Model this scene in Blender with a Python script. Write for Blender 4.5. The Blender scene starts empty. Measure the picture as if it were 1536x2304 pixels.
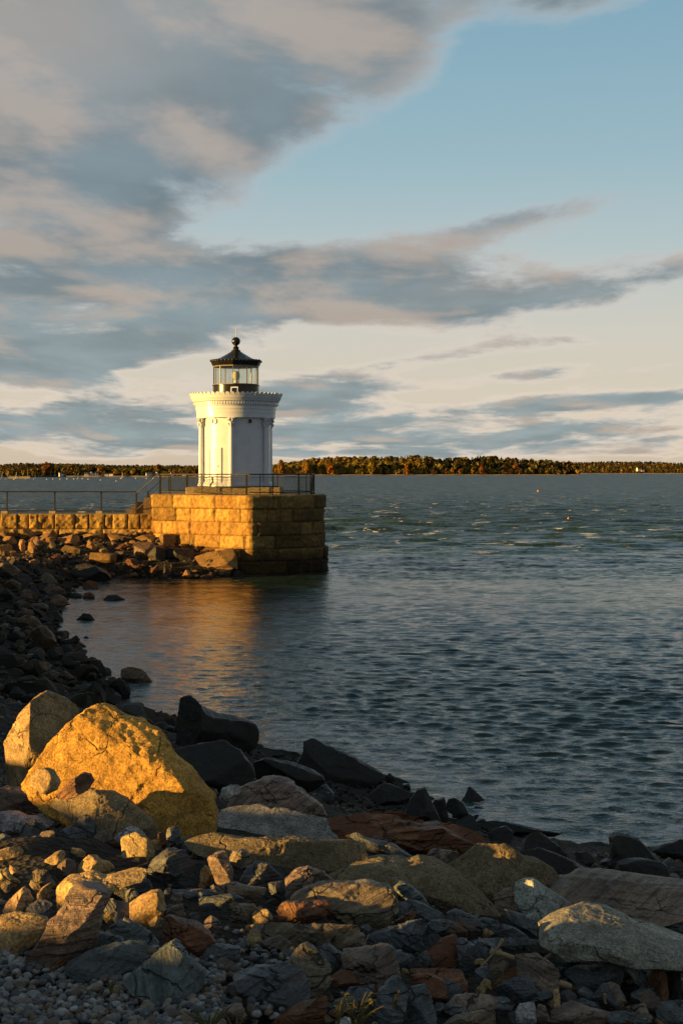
import bpy, bmesh, math, random
import numpy as np
from mathutils import Vector, Matrix
random.seed(7)
RNG = np.random.default_rng(11)
S = bpy.context.scene
COL = S.collection
R = math.radians
F = 3200.0           # focal length in photo pixels (50 mm on 36 mm)
HZ = 1062.0          # horizon row
CH = 5.3             # eye height above the water

# ------------------------------------------------------------------ helpers
def link(o, parent=None):
    COL.objects.link(o)
    if parent is not None:
        o.parent = parent
    return o

def tag(o, label=None, cat=None, group=None, kind=None):
    if label: o["label"] = label
    if cat: o["category"] = cat
    if group: o["group"] = group
    if kind: o["kind"] = kind
    return o

def empty(name, loc, rz=0.0):
    o = bpy.data.objects.new(name, None)
    o.location = loc; o.rotation_euler = (0, 0, rz)
    o.empty_display_size = 0.1
    return link(o)

class MB:
    """collects simple shapes, then becomes one mesh object"""
    def __init__(self):
        self.v = []; self.f = []
    def add(self, vs, fs):
        n = len(self.v)
        self.v.extend([tuple(map(float, p)) for p in vs])
        self.f.extend([tuple(i + n for i in f) for f in fs])
    def box(self, c, s, rz=0.0, rx=0.0):
        m = Matrix.Rotation(rz, 3, 'Z') @ Matrix.Rotation(rx, 3, 'X')
        vs = []
        for dz in (-1, 1):
            for dx, dy in ((-1, -1), (1, -1), (1, 1), (-1, 1)):
                p = m @ Vector((dx * s[0] / 2, dy * s[1] / 2, dz * s[2] / 2))
                vs.append((c[0] + p.x, c[1] + p.y, c[2] + p.z))
        self.add(vs, [(3, 2, 1, 0), (4, 5, 6, 7), (0, 1, 5, 4), (1, 2, 6, 5), (2, 3, 7, 6), (3, 0, 4, 7)])
    def tube(self, pts, r, n=8, cap=True):
        pts = [Vector(p) for p in pts]
        rs = r if isinstance(r, (list, tuple)) else [r] * len(pts)
        rings = []
        for i, p in enumerate(pts):
            t = (pts[min(i + 1, len(pts) - 1)] - pts[max(i - 1, 0)]).normalized()
            a = Vector((0, 0, 1)) if abs(t.z) < 0.9 else Vector((1, 0, 0))
            u = t.cross(a).normalized(); w = t.cross(u)
            rings.append([p + (u * math.cos(2 * math.pi * k / n) + w * math.sin(2 * math.pi * k / n)) * rs[i] for k in range(n)])
        vs = [q for ring in rings for q in ring]
        fs = []
        for i in range(len(rings) - 1):
            for k in range(n):
                a, b = i * n + k, i * n + (k + 1) % n
                fs.append((a, a + n, b + n, b))
        if cap:
            fs.append(tuple(range(n)))
            fs.append(tuple((len(rings) - 1) * n + k for k in reversed(range(n))))
        self.add(vs, fs)
    def lathe(self, prof, c=(0, 0, 0), n=96, mod=None):
        vs = []; fs = []
        for i, (r, z) in enumerate(prof):
            for k in range(n):
                a = 2 * math.pi * k / n
                rr = r if mod is None else mod(r, z, a)
                vs.append((c[0] + rr * math.sin(a), c[1] - rr * math.cos(a), c[2] + z))
        for i in range(len(prof) - 1):
            for k in range(n):
                a, b = i * n + k, i * n + (k + 1) % n
                fs.append((a, b, b + n, a + n))
        self.add(vs, fs)
    def patch(self, c, r0, r1, a0, a1, z0, z1, n=8):
        """block bent round a vertical axis; a=0 faces -Y, positive to +X"""
        vs = []; fs = []
        for i in range(n + 1):
            a = a0 + (a1 - a0) * i / n
            for r, z in ((r0, z0), (r1, z0), (r1, z1), (r0, z1)):
                vs.append((c[0] + r * math.sin(a), c[1] - r * math.cos(a), c[2] + z))
        for i in range(n):
            b = i * 4
            for k in range(4):
                fs.append((b + k, b + (k + 1) % 4, b + 4 + (k + 1) % 4, b + 4 + k))
        fs.append((3, 2, 1, 0)); e = n * 4
        fs.append((e, e + 1, e + 2, e + 3))
        self.add(vs, fs)
    def build(self, name, mat, parent=None, smooth=None, origin=(0, 0, 0)):
        me = bpy.data.meshes.new(name)
        ox, oy, oz = origin
        me.from_pydata([(x - ox, y - oy, z - oz) for x, y, z in self.v], [], self.f)
        bm = bmesh.new(); bm.from_mesh(me)
        bmesh.ops.recalc_face_normals(bm, faces=bm.faces)
        bm.to_mesh(me); bm.free()
        me.materials.append(mat)
        o = bpy.data.objects.new(name, me)
        o.location = origin
        link(o, parent)
        if smooth is not None:
            me.polygons.foreach_set("use_smooth", [True] * len(me.polygons))
            me.set_sharp_from_angle(angle=R(smooth))
        return o

def np_mesh(name, V, Fa, mat, smooth=True, tint=None):
    V = np.ascontiguousarray(V, dtype=np.float32); Fa = np.ascontiguousarray(Fa, dtype=np.int32)
    k = Fa.shape[1]
    me = bpy.data.meshes.new(name)
    me.vertices.add(len(V)); me.vertices.foreach_set("co", V.ravel())
    me.loops.add(Fa.size); me.loops.foreach_set("vertex_index", Fa.ravel())
    me.polygons.add(len(Fa))
    me.polygons.foreach_set("loop_start", np.arange(0, Fa.size, k, dtype=np.int32))
    me.polygons.foreach_set("loop_total", np.full(len(Fa), k, dtype=np.int32))
    me.polygons.foreach_set("use_smooth", np.full(len(Fa), smooth))
    me.update(calc_edges=True); me.validate()
    me.materials.append(mat)
    if tint is not None:
        at = me.color_attributes.new("tint", 'FLOAT_COLOR', 'POINT')
        c = np.ones((len(V), 4), np.float32); c[:, :3] = tint
        at.data.foreach_set("color", c.ravel())
    return me

def np_obj(name, V, Fa, mat, parent=None, smooth=True, tint=None, loc=(0, 0, 0)):
    o = bpy.data.objects.new(name, np_mesh(name, V, Fa, mat, smooth, tint))
    o.location = loc
    return link(o, parent)

def grid_faces(nr, nc):
    i = np.arange(nr - 1)[:, None] * nc + np.arange(nc - 1)[None, :]
    return np.stack([i, i + 1, i + nc + 1, i + nc], -1).reshape(-1, 4)

def _hash(ix, iy, iz, seed):
    h = (ix.astype(np.uint32) * np.uint32(374761393) + iy.astype(np.uint32) * np.uint32(668265263)
         + iz.astype(np.uint32) * np.uint32(2147483647) + np.uint32(seed * 1274126177 % 4294967296))
    h = (h ^ (h >> np.uint32(13))) * np.uint32(1274126177)
    h = h ^ (h >> np.uint32(16))
    return (h & np.uint32(0xffffff)).astype(np.float64) / 0xffffff * 2 - 1

def vnoise(P, seed=0):
    P = np.asarray(P, float)
    I = np.floor(P).astype(np.int64); f = P - I
    f = f * f * f * (f * (f * 6 - 15) + 10)
    out = 0
    for dx in (0, 1):
        wx = f[..., 0] if dx else 1 - f[..., 0]
        for dy in (0, 1):
            wy = f[..., 1] if dy else 1 - f[..., 1]
            for dz in (0, 1):
                wz = f[..., 2] if dz else 1 - f[..., 2]
                out = out + wx * wy * wz * _hash(I[..., 0] + dx, I[..., 1] + dy, I[..., 2] + dz, seed)
    return out

def fbm(P, seed=0, octv=4, gain=0.5, lac=2.03):
    a = 1.0; out = 0; P = np.asarray(P, float)
    for o in range(octv):
        out = out + a * vnoise(P, seed + o * 17)
        P = P * lac + 3.7; a *= gain
    return out

def sstep(a, b, x):
    t = np.clip((x - a) / (b - a), 0, 1)
    return t * t * (3 - 2 * t)

# ------------------------------------------------------------------ materials
class NT:
    def __init__(self, tree):
        self.t = tree; self.n = tree.nodes; self.l = tree.links
        self.n.clear()
    def node(self, kind, **kw):
        nd = self.n.new(kind)
        for k, v in kw.items():
            setattr(nd, k, v)
        return nd
    def put(self, sock, v):
        if v is None: return
        if hasattr(v, "is_output"): self.l.new(v, sock)
        else: sock.default_value = v
    def m(self, op, a, b=None, c=None, clamp=False):
        nd = self.node('ShaderNodeMath', operation=op, use_clamp=clamp)
        self.put(nd.inputs[0], a); self.put(nd.inputs[1], b); self.put(nd.inputs[2], c)
        return nd.outputs[0]
    def vm(self, op, a, b=None, scale=None):
        nd = self.node('ShaderNodeVectorMath', operation=op)
        self.put(nd.inputs[0], a)
        if b is not None: self.put(nd.inputs[1], b)
        if scale is not None: self.put(nd.inputs[3], scale)
        return nd.outputs[0]
    def xyz(self, x, y, z):
        nd = self.node('ShaderNodeCombineXYZ')
        for s, v in zip(nd.inputs, (x, y, z)): self.put(s, v)
        return nd.outputs[0]
    def sep(self, v):
        nd = self.node('ShaderNodeSeparateXYZ'); self.put(nd.inputs[0], v)
        return nd.outputs
    def noise(self, vec, scale, detail=4, rough=0.55, dist=0.0, col=False):
        nd = self.node('ShaderNodeTexNoise')
        self.put(nd.inputs['Vector'], vec); self.put(nd.inputs['Scale'], scale)
        nd.inputs['Detail'].default_value = detail; nd.inputs['Roughness'].default_value = rough
        nd.inputs['Distortion'].default_value = dist
        return nd.outputs[1 if col else 0]
    def voro(self, vec, scale, feature='F1', out=0):
        nd = self.node('ShaderNodeTexVoronoi', feature=feature)
        self.put(nd.inputs['Vector'], vec); self.put(nd.inputs['Scale'], scale)
        return nd.outputs[out]
    def ramp(self, fac, lo, hi, a=0.0, b=1.0):
        nd = self.node('ShaderNodeMapRange', interpolation_type='SMOOTHSTEP')
        self.put(nd.inputs[0], fac)
        for i, v in zip((1, 2, 3, 4), (lo, hi, a, b)): self.put(nd.inputs[i], v)
        return nd.outputs[0]
    def mix(self, fac, a, b, mode='MIX'):
        nd = self.node('ShaderNodeMix', data_type='RGBA', blend_type=mode)
        self.put(nd.inputs[0], fac)
        for s, v in ((nd.inputs[6], a), (nd.inputs[7], b)):
            if isinstance(v, (tuple, list)) and len(v) == 3: v = (*v, 1)
            self.put(s, v)
        return nd.outputs[2]
    def scale_col(self, c, f):
        return self.vm('SCALE', c, scale=f)
    def bump(self, h, strength=0.5, dist=0.01, normal=None):
        nd = self.node('ShaderNodeBump')
        nd.inputs['Strength'].default_value = strength
        nd.inputs['Distance'].default_value = dist
        self.put(nd.inputs['Height'], h)
        if normal is not None: self.put(nd.inputs['Normal'], normal)
        return nd.outputs[0]
    def pbr(self, col, rough=0.7, normal=None, metal=0.0, spec=0.5):
        nd = self.node('ShaderNodeBsdfPrincipled')
        if isinstance(col, (tuple, list)) and len(col) == 3: col = (*col, 1)
        self.put(nd.inputs['Base Color'], col); self.put(nd.inputs['Roughness'], rough)
        self.put(nd.inputs['Metallic'], metal); nd.inputs['Specular IOR Level'].default_value = spec
        if normal is not None: self.put(nd.inputs['Normal'], normal)
        return nd
    def out(self, sh):
        o = self.node('ShaderNodeOutputMaterial'); self.l.new(sh, o.inputs[0])

def mat(name):
    m = bpy.data.materials.new(name); m.use_nodes = True
    return m, NT(m.node_tree)

def simple_mat(name, col, rough=0.6, metal=0.0, var=0.12, scale=3.0, bump=0.0, spec=0.5):
    m, t = mat(name)
    co = t.node('ShaderNodeTexCoord').outputs['Object']
    n = t.noise(co, scale, 5)
    c = t.scale_col((*col,), t.ramp(n, 0.25, 0.75, 1 - var, 1 + var))
    nrm = t.bump(t.noise(co, scale * 6, 4), 0.4, bump) if bump else None
    t.out(t.pbr(c, rough, nrm, metal, spec).outputs[0])
    return m

def rock_vec(t):
    oi = t.node('ShaderNodeObjectInfo')
    co = t.node('ShaderNodeTexCoord').outputs['Object']
    off = t.m('MULTIPLY', oi.outputs['Random'], 57.0)
    return t.vm('ADD', co, t.xyz(off, off, off)), oi

def granite_mat():
    m, t = mat("granite")
    v, oi = rock_vec(t)
    big = t.noise(v, 2.3, 6, 0.62)
    mid = t.noise(v, 17, 5, 0.65)
    fine = t.noise(v, 95, 3, 0.7)
    spk = t.voro(v, 75)
    c = t.scale_col(oi.outputs['Color'], t.ramp(big, 0.25, 0.75, 0.62, 1.35))
    c = t.scale_col(c, t.ramp(fine, 0.3, 0.7, 0.55, 1.5))
    c = t.scale_col(c, t.ramp(mid, 0.3, 0.7, 0.75, 1.25))
    dark = t.ramp(t.noise(v, 48, 4, 0.75), 0.56, 0.66)
    c = t.mix(t.m('MULTIPLY', dark, 0.75), c, (0.028, 0.024, 0.018))
    ochre = t.m('MULTIPLY', t.ramp(t.noise(v, 4.5, 5, 0.6), 0.55, 0.7), 0.45)
    c = t.mix(ochre, c, (0.16, 0.085, 0.028))
    wv = t.vm('ADD', v, t.scale_col(t.noise(v, 6, 3, 0.6, 0, True), 0.16))
    crk = t.m('MULTIPLY', t.ramp(t.voro(wv, 3.2, 'DISTANCE_TO_EDGE'), 0.0, 0.022, 1.0, 0.0), t.ramp(big, 0.46, 0.56))
    c = t.mix(t.m('MULTIPLY', crk, 0.7), c, (0.03, 0.022, 0.014))
    band = t.ramp(t.noise(t.vm('MULTIPLY', v, (1.5, 1.5, 7.0)), 1.0, 5, 0.6, 0.8), 0.55, 0.68)
    c = t.mix(t.m('MULTIPLY', band, 0.35), c, (0.10, 0.085, 0.06))
    h = t.m('SUBTRACT', t.m('ADD', t.m('MULTIPLY', mid, 1.0), t.m('ADD', t.m('MULTIPLY', fine, 0.35), t.m('MULTIPLY', spk, 0.12))), t.m('MULTIPLY', crk, 1.2))
    t.out(t.pbr(c, 0.88, t.bump(h, 0.65, 0.014), 0, 0.3).outputs[0])
    return m

def slate_mat(name, rust):
    m, t = mat(name)
    v, oi = rock_vec(t)
    tilt = t.node('ShaderNodeVectorRotate', rotation_type='EULER_XYZ')
    t.put(tilt.inputs['Vector'], v)
    rnd = t.m('SUBTRACT', oi.outputs['Random'], 0.5)
    t.put(tilt.inputs['Rotation'], t.xyz(t.m('MULTIPLY', rnd, 1.4), t.m('MULTIPLY', rnd, 2.1), 0.0))
    sv = t.vm('MULTIPLY', tilt.outputs[0], (3.0, 3.0, 30.0))
    lay = t.noise(sv, 1.0, 5, 0.62, 0.4)
    lay2 = t.noise(t.vm('MULTIPLY', tilt.outputs[0], (9.0, 9.0, 110.0)), 1.0, 3, 0.6)
    big = t.noise(v, 3.1, 5, 0.6)
    fine = t.noise(v, 60, 4, 0.7)
    c = t.scale_col(oi.outputs['Color'], t.ramp(lay, 0.25, 0.75, 0.5, 1.6))
    c = t.scale_col(c, t.ramp(big, 0.25, 0.75, 0.6, 1.4))
    c = t.scale_col(c, t.ramp(fine, 0.3, 0.7, 0.7, 1.35))
    vein = t.ramp(t.noise(t.vm('MULTIPLY', tilt.outputs[0], (4.0, 4.0, 14.0)), 1.0, 2, 0.5, 1.0), 0.68, 0.72)
    c = t.mix(t.m('MULTIPLY', vein, 0.45), c, (0.24, 0.24, 0.23))
    rm = t.m('MULTIPLY', t.ramp(t.noise(v, 5.5, 6, 0.65, 0.6), 0.60 - 0.16 * rust, 0.70 - 0.12 * rust), 0.35 + 0.5 * rust)
    c = t.mix(rm, c, t.mix(t.noise(v, 30, 3), (0.09, 0.035, 0.014), (0.30, 0.105, 0.03)))
    wv = t.vm('ADD', v, t.scale_col(t.noise(v, 7, 3, 0.6, 0, True), 0.12))
    crk = t.m('MULTIPLY', t.ramp(t.voro(t.vm('MULTIPLY', wv, (1.0, 1.0, 2.2)), 4.2, 'DISTANCE_TO_EDGE'), 0.0, 0.025, 1.0, 0.0), t.ramp(big, 0.44, 0.54))
    c = t.mix(t.m('MULTIPLY', crk, 0.75), c, (0.012, 0.010, 0.008))
    lich = t.m('MULTIPLY', t.ramp(t.noise(v, 8.5, 6, 0.7), 0.60, 0.68), 0.30)
    c = t.mix(lich, c, (0.27, 0.26, 0.23))
    h = t.m('SUBTRACT', t.m('ADD', t.m('MULTIPLY', lay, 1.0), t.m('ADD', t.m('MULTIPLY', lay2, 0.35), t.m('MULTIPLY', fine, 0.3))), t.m('MULTIPLY', crk, 1.0))
    t.out(t.pbr(c, 0.55, t.bump(h, 0.85, 0.03), 0, 0.45).outputs[0])
    return m

def wet_mat():
    m, t = mat("wet_weedy_rock")
    v, oi = rock_vec(t)
    mid = t.noise(v, 9, 5, 0.65); fine = t.noise(v, 50, 4, 0.7)
    c = t.scale_col(oi.outputs['Color'], t.ramp(mid, 0.3, 0.7, 0.5, 1.6))
    c = t.mix(t.m('MULTIPLY', t.ramp(t.noise(v, 5, 5), 0.52, 0.66), 0.6), c, (0.045, 0.036, 0.012))
    h = t.m('ADD', mid, t.m('MULTIPLY', fine, 0.4))
    t.out(t.pbr(c, t.ramp(mid, 0.3, 0.7, 0.35, 0.75), t.bump(h, 0.8, 0.05), 0, 0.5).outputs[0])
    return m

def tint_mat(name, rough=0.8, scale=40, bumpd=0.005, var=0.3, spec=0.3):
    m, t = mat(name)
    a = t.node('ShaderNodeAttribute', attribute_name="tint").outputs['Color']
    co = t.node('ShaderNodeTexCoord').outputs['Object']
    n = t.noise(co, scale, 4, 0.65)
    c = t.scale_col(a, t.ramp(n, 0.25, 0.75, 1 - var, 1 + var))
    t.out(t.pbr(c, rough, t.bump(n, 0.6, bumpd), 0, spec).outputs[0])
    return m

def masonry_mat(name, warm=1.0):
    m, t = mat(name)
    co = t.node('ShaderNodeTexCoord').outputs['Object']
    a = t.node('ShaderNodeAttribute', attribute_name="tint").outputs['Color']
    big = t.noise(co, 0.9, 5, 0.6); mid = t.noise(co, 6, 5, 0.65); fine = t.noise(co, 30, 4, 0.7)
    streak = t.noise(t.vm('MULTIPLY', co, (2.2, 2.2, 0.22)), 1.0, 5, 0.65)
    c = t.scale_col(a, t.ramp(mid, 0.25, 0.75, 0.65, 1.35))
    c = t.scale_col(c, t.ramp(fine, 0.3, 0.7, 0.75, 1.25))
    c = t.mix(t.m('MULTIPLY', t.ramp(streak, 0.53, 0.64), 0.6), c, (0.085, 0.037, 0.012))
    c = t.mix(t.m('MULTIPLY', t.ramp(big, 0.55, 0.68), 0.45), c, (0.075, 0.06, 0.04))
    h = t.m('ADD', mid, t.m('MULTIPLY', fine, 0.5))
    t.out(t.pbr(c, 0.88, t.bump(h, 0.7, 0.05), 0, 0.25).outputs[0])
    return m

M = dict(
    granite=granite_mat(), slate=slate_mat("slate", 0.0), rusty=slate_mat("rusty_schist", 1.0), wet=wet_mat(),
    masonry=masonry_mat("granite_masonry"),
    chips=tint_mat("rubble_chips", 0.75, 30, 0.01, 0.45), pebble=tint_mat("pebbles", 0.7, 90, 0.003, 0.35),
    white=simple_mat("white_paint", (0.74, 0.79, 0.88), 0.27, 0, 0.05, 1.6, 0.004),
    black=simple_mat("black_paint", (0.016, 0.014, 0.011), 0.24, 0, 0.3, 2.0, 0.004),
    iron=simple_mat("railing_iron", (0.03, 0.024, 0.017), 0.5, 0, 0.45, 6, 0.004),
    wire=simple_mat("galvanised_wire", (0.07, 0.065, 0.055), 0.5, 0.3, 0.2, 8),
    brass=simple_mat("bright_metal", (0.55, 0.50, 0.40), 0.35, 0.8, 0.1, 5),
    trim=simple_mat("lantern_trim", (0.24, 0.19, 0.10), 0.4, 0, 0.15, 5),
    darkhole=simple_mat("porthole_dark", (0.02, 0.018, 0.016), 0.25, 0, 0.1, 5),
    panel=simple_mat("solar_cells", (0.012, 0.02, 0.045), 0.12, 0, 0.1, 12),
    housewall=simple_mat("house_white", (0.72, 0.69, 0.62), 0.7, 0, 0.08, 0.3),
    houseroof=simple_mat("house_roof", (0.09, 0.085, 0.085), 0.8, 0, 0.2, 0.3),
    sail=simple_mat("boat_white", (0.75, 0.73, 0.68), 0.5, 0, 0.06, 0.5),
    mast=simple_mat("mast_alloy", (0.5, 0.45, 0.36), 0.4, 0.5, 0.1, 1),
    orange=simple_mat("buoy_orange", (0.75, 0.27, 0.03), 0.45, 0, 0.1, 3),
    dock=simple_mat("dock_boards", (0.38, 0.30, 0.18), 0.8, 0, 0.2, 1),
    sand=simple_mat("beach_sand", (0.34, 0.25, 0.15), 0.95, 0, 0.25, 0.02),
    hill=simple_mat("wooded_ground", (0.045, 0.038, 0.018), 0.95, 0, 0.4, 0.03),
    straw=simple_mat("dry_wood", (0.42, 0.29, 0.15), 0.7, 0, 0.3, 30, 0.002),
    deadleaf=simple_mat("dead_leaf", (0.42, 0.13, 0.02), 0.7, 0, 0.3, 40, 0.002),
    weed=simple_mat("weed_leaf", (0.07, 0.11, 0.02), 0.6, 0, 0.5, 25, 0.002),
    stem=simple_mat("weed_stem", (0.13, 0.10, 0.03), 0.7, 0, 0.3, 25),
    trunk=simple_mat("tree_bark", (0.06, 0.045, 0.03), 0.9, 0, 0.3, 1),
)
def leaf_mat():
    m, t = mat("far_foliage")
    a = t.node('ShaderNodeAttribute', attribute_name="tint").outputs['Color']
    n = t.noise(t.node('ShaderNodeNewGeometry').outputs['Position'], 0.15, 4)
    c = t.scale_col(a, t.ramp(n, 0.25, 0.75, 0.85, 1.2))
    d = t.node('ShaderNodeBsdfDiffuse'); t.put(d.inputs[0], c)
    tr = t.node('ShaderNodeBsdfTranslucent'); t.put(tr.inputs[0], c)
    mx = t.node('ShaderNodeMixShader'); mx.inputs[0].default_value = 0.42
    t.l.new(d.outputs[0], mx.inputs[1]); t.l.new(tr.outputs[0], mx.inputs[2])
    t.out(mx.outputs[0])
    return m
M['leaf'] = leaf_mat()
def glass_mat():
    m, t = mat("lantern_glass")
    tr = t.node('ShaderNodeBsdfTransparent'); tr.inputs[0].default_value = (0.93, 0.95, 0.92, 1)
    gl = t.node('ShaderNodeBsdfGlossy'); gl.inputs['Roughness'].default_value = 0.06
    fr = t.node('ShaderNodeFresnel'); fr.inputs[0].default_value = 1.22
    mx = t.node('ShaderNodeMixShader')
    mx.inputs[0].default_value = 0.07; t.l.new(tr.outputs[0], mx.inputs[1]); t.l.new(gl.outputs[0], mx.inputs[2])
    t.out(mx.outputs[0])
    return m
M['glass'] = glass_mat()
def paint_mat():
    m, t = mat("white_painted_iron")
    co = t.node('ShaderNodeTexCoord').outputs['Object']
    n = t.noise(co, 1.6, 5); f = t.noise(co, 14, 4)
    c = t.scale_col((0.75, 0.79, 0.87), t.ramp(n, 0.25, 0.75, 0.93, 1.05))
    run = t.noise(t.vm('MULTIPLY', co, (9.0, 9.0, 0.55)), 1.0, 4, 0.6)
    c = t.mix(t.m('MULTIPLY', t.ramp(run, 0.62, 0.74), 0.16), c, (0.36, 0.22, 0.11))
    c = t.mix(t.m('MULTIPLY', t.ramp(f, 0.70, 0.74), 0.5), c, (0.20, 0.11, 0.06))
    t.out(t.pbr(c, t.ramp(n, 0.3, 0.7, 0.24, 0.4), t.bump(f, 0.3, 0.004)).outputs[0])
    return m
M['white'] = paint_mat()

SUN_E = 5.0; SUN_C = (1.0, 0.585, 0.155); SKY_S = 0.055; EXPO = 1.0; SKY_K = 0.52; WAVE = 0.061
CLX, CLY = 2.0, 5.0
SHADE_CREST_Y = [-25, -2, 2, 2.65, 2.95, 3.4, 3.8, 4.2, 5, 5.8, 6.4, 6.9, 8, 10, 14, 20, 30, 45, 56, 64, 76, 84]
SHADE_CREST_H = [5.1, 4.98, 4.84, 4.66, 4.49, 4.44, 4.42, 4.37, 4.39, 4.33, 4.2, 4.14, 4.16, 4.15, 4.1, 3.7, 3.1, 2.7, 2.0, 1.1, 0.9, 0.9]  # crest heights of the unseen bank, set by which rocks it shades
BLOBS = [(60, 60, 560, 260, 0, .80), (560, 40, 330, 150, 0, .50), (850, 120, 210, 140, -28, 1.0), (640, 230, 200, 120, -20, .35), (400, 240, 330, 140, -10, .50), (120, 430, 600, 230, 0, .80),
         (330, 640, 820, 105, 2, .85), (80, 800, 520, 70, 4, .85), (760, 670, 420, 60, 6, .65), (1400, 640, 420, 58, 9, .90),
         (1160, 500, 290, 50, 10, .75), (1230, 0, 300, 80, 0, .78), (1000, 805, 400, 26, 8, .62), (768, 970, 1700, 80, 0, .62),
         (1150, 925, 460, 14, 4, .45), (700, 890, 220, 20, 3, .5), (150, 900, 420, 50, 0, .35), (1150, 990, 900, 30, 0, .40), (200, 985, 600, 24, 0, .40),
         (1250, 270, 430, 200, 0, -.55), (1150, 750, 560, 28, 6, -.25), (740, 420, 150, 80, -35, -.35), (380, 830, 120, 20, 5, -.4), (120, 835, 330, 34, 0, .45), (1150, 850, 560, 18, 4, .55), (1250, 905, 500, 16, 2, .45), (560, 925, 300, 14, 2, .35), (1000, 1022, 900, 10, 0, .35), (1000, 600, 300, 40, 6, .25), (600, 300, 160, 110, -30, .25)]
CHOP = 1.2

# ------------------------------------------------------------------ camera, world, sun
cam = bpy.data.cameras.new("camera")
cam.lens = 50.0; cam.sensor_fit = 'VERTICAL'; cam.sensor_width = 24.0; cam.sensor_height = 36.0
cam.shift_y = -(1152.0 - HZ) / 2304.0
cam.clip_start = 0.1; cam.clip_end = 60000
co = bpy.data.objects.new("camera", cam)
co.location = (0, 0, CH); co.rotation_euler = (R(90), 0, 0)
link(co); S.camera = co

SUN = Vector((-0.96, -0.28, 0.0)).normalized()
ELEV = R(6.0)
sd = Vector((SUN.x * math.cos(ELEV), SUN.y * math.cos(ELEV), math.sin(ELEV)))
sl = bpy.data.lights.new("sun", 'SUN')
sl.energy = SUN_E; sl.angle = R(0.5); sl.color = SUN_C
so = bpy.data.objects.new("sun", sl)
so.rotation_euler = (-sd).to_track_quat('-Z', 'Y').to_euler()
so.location = (-20, -10, 30)
link(so)

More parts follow.
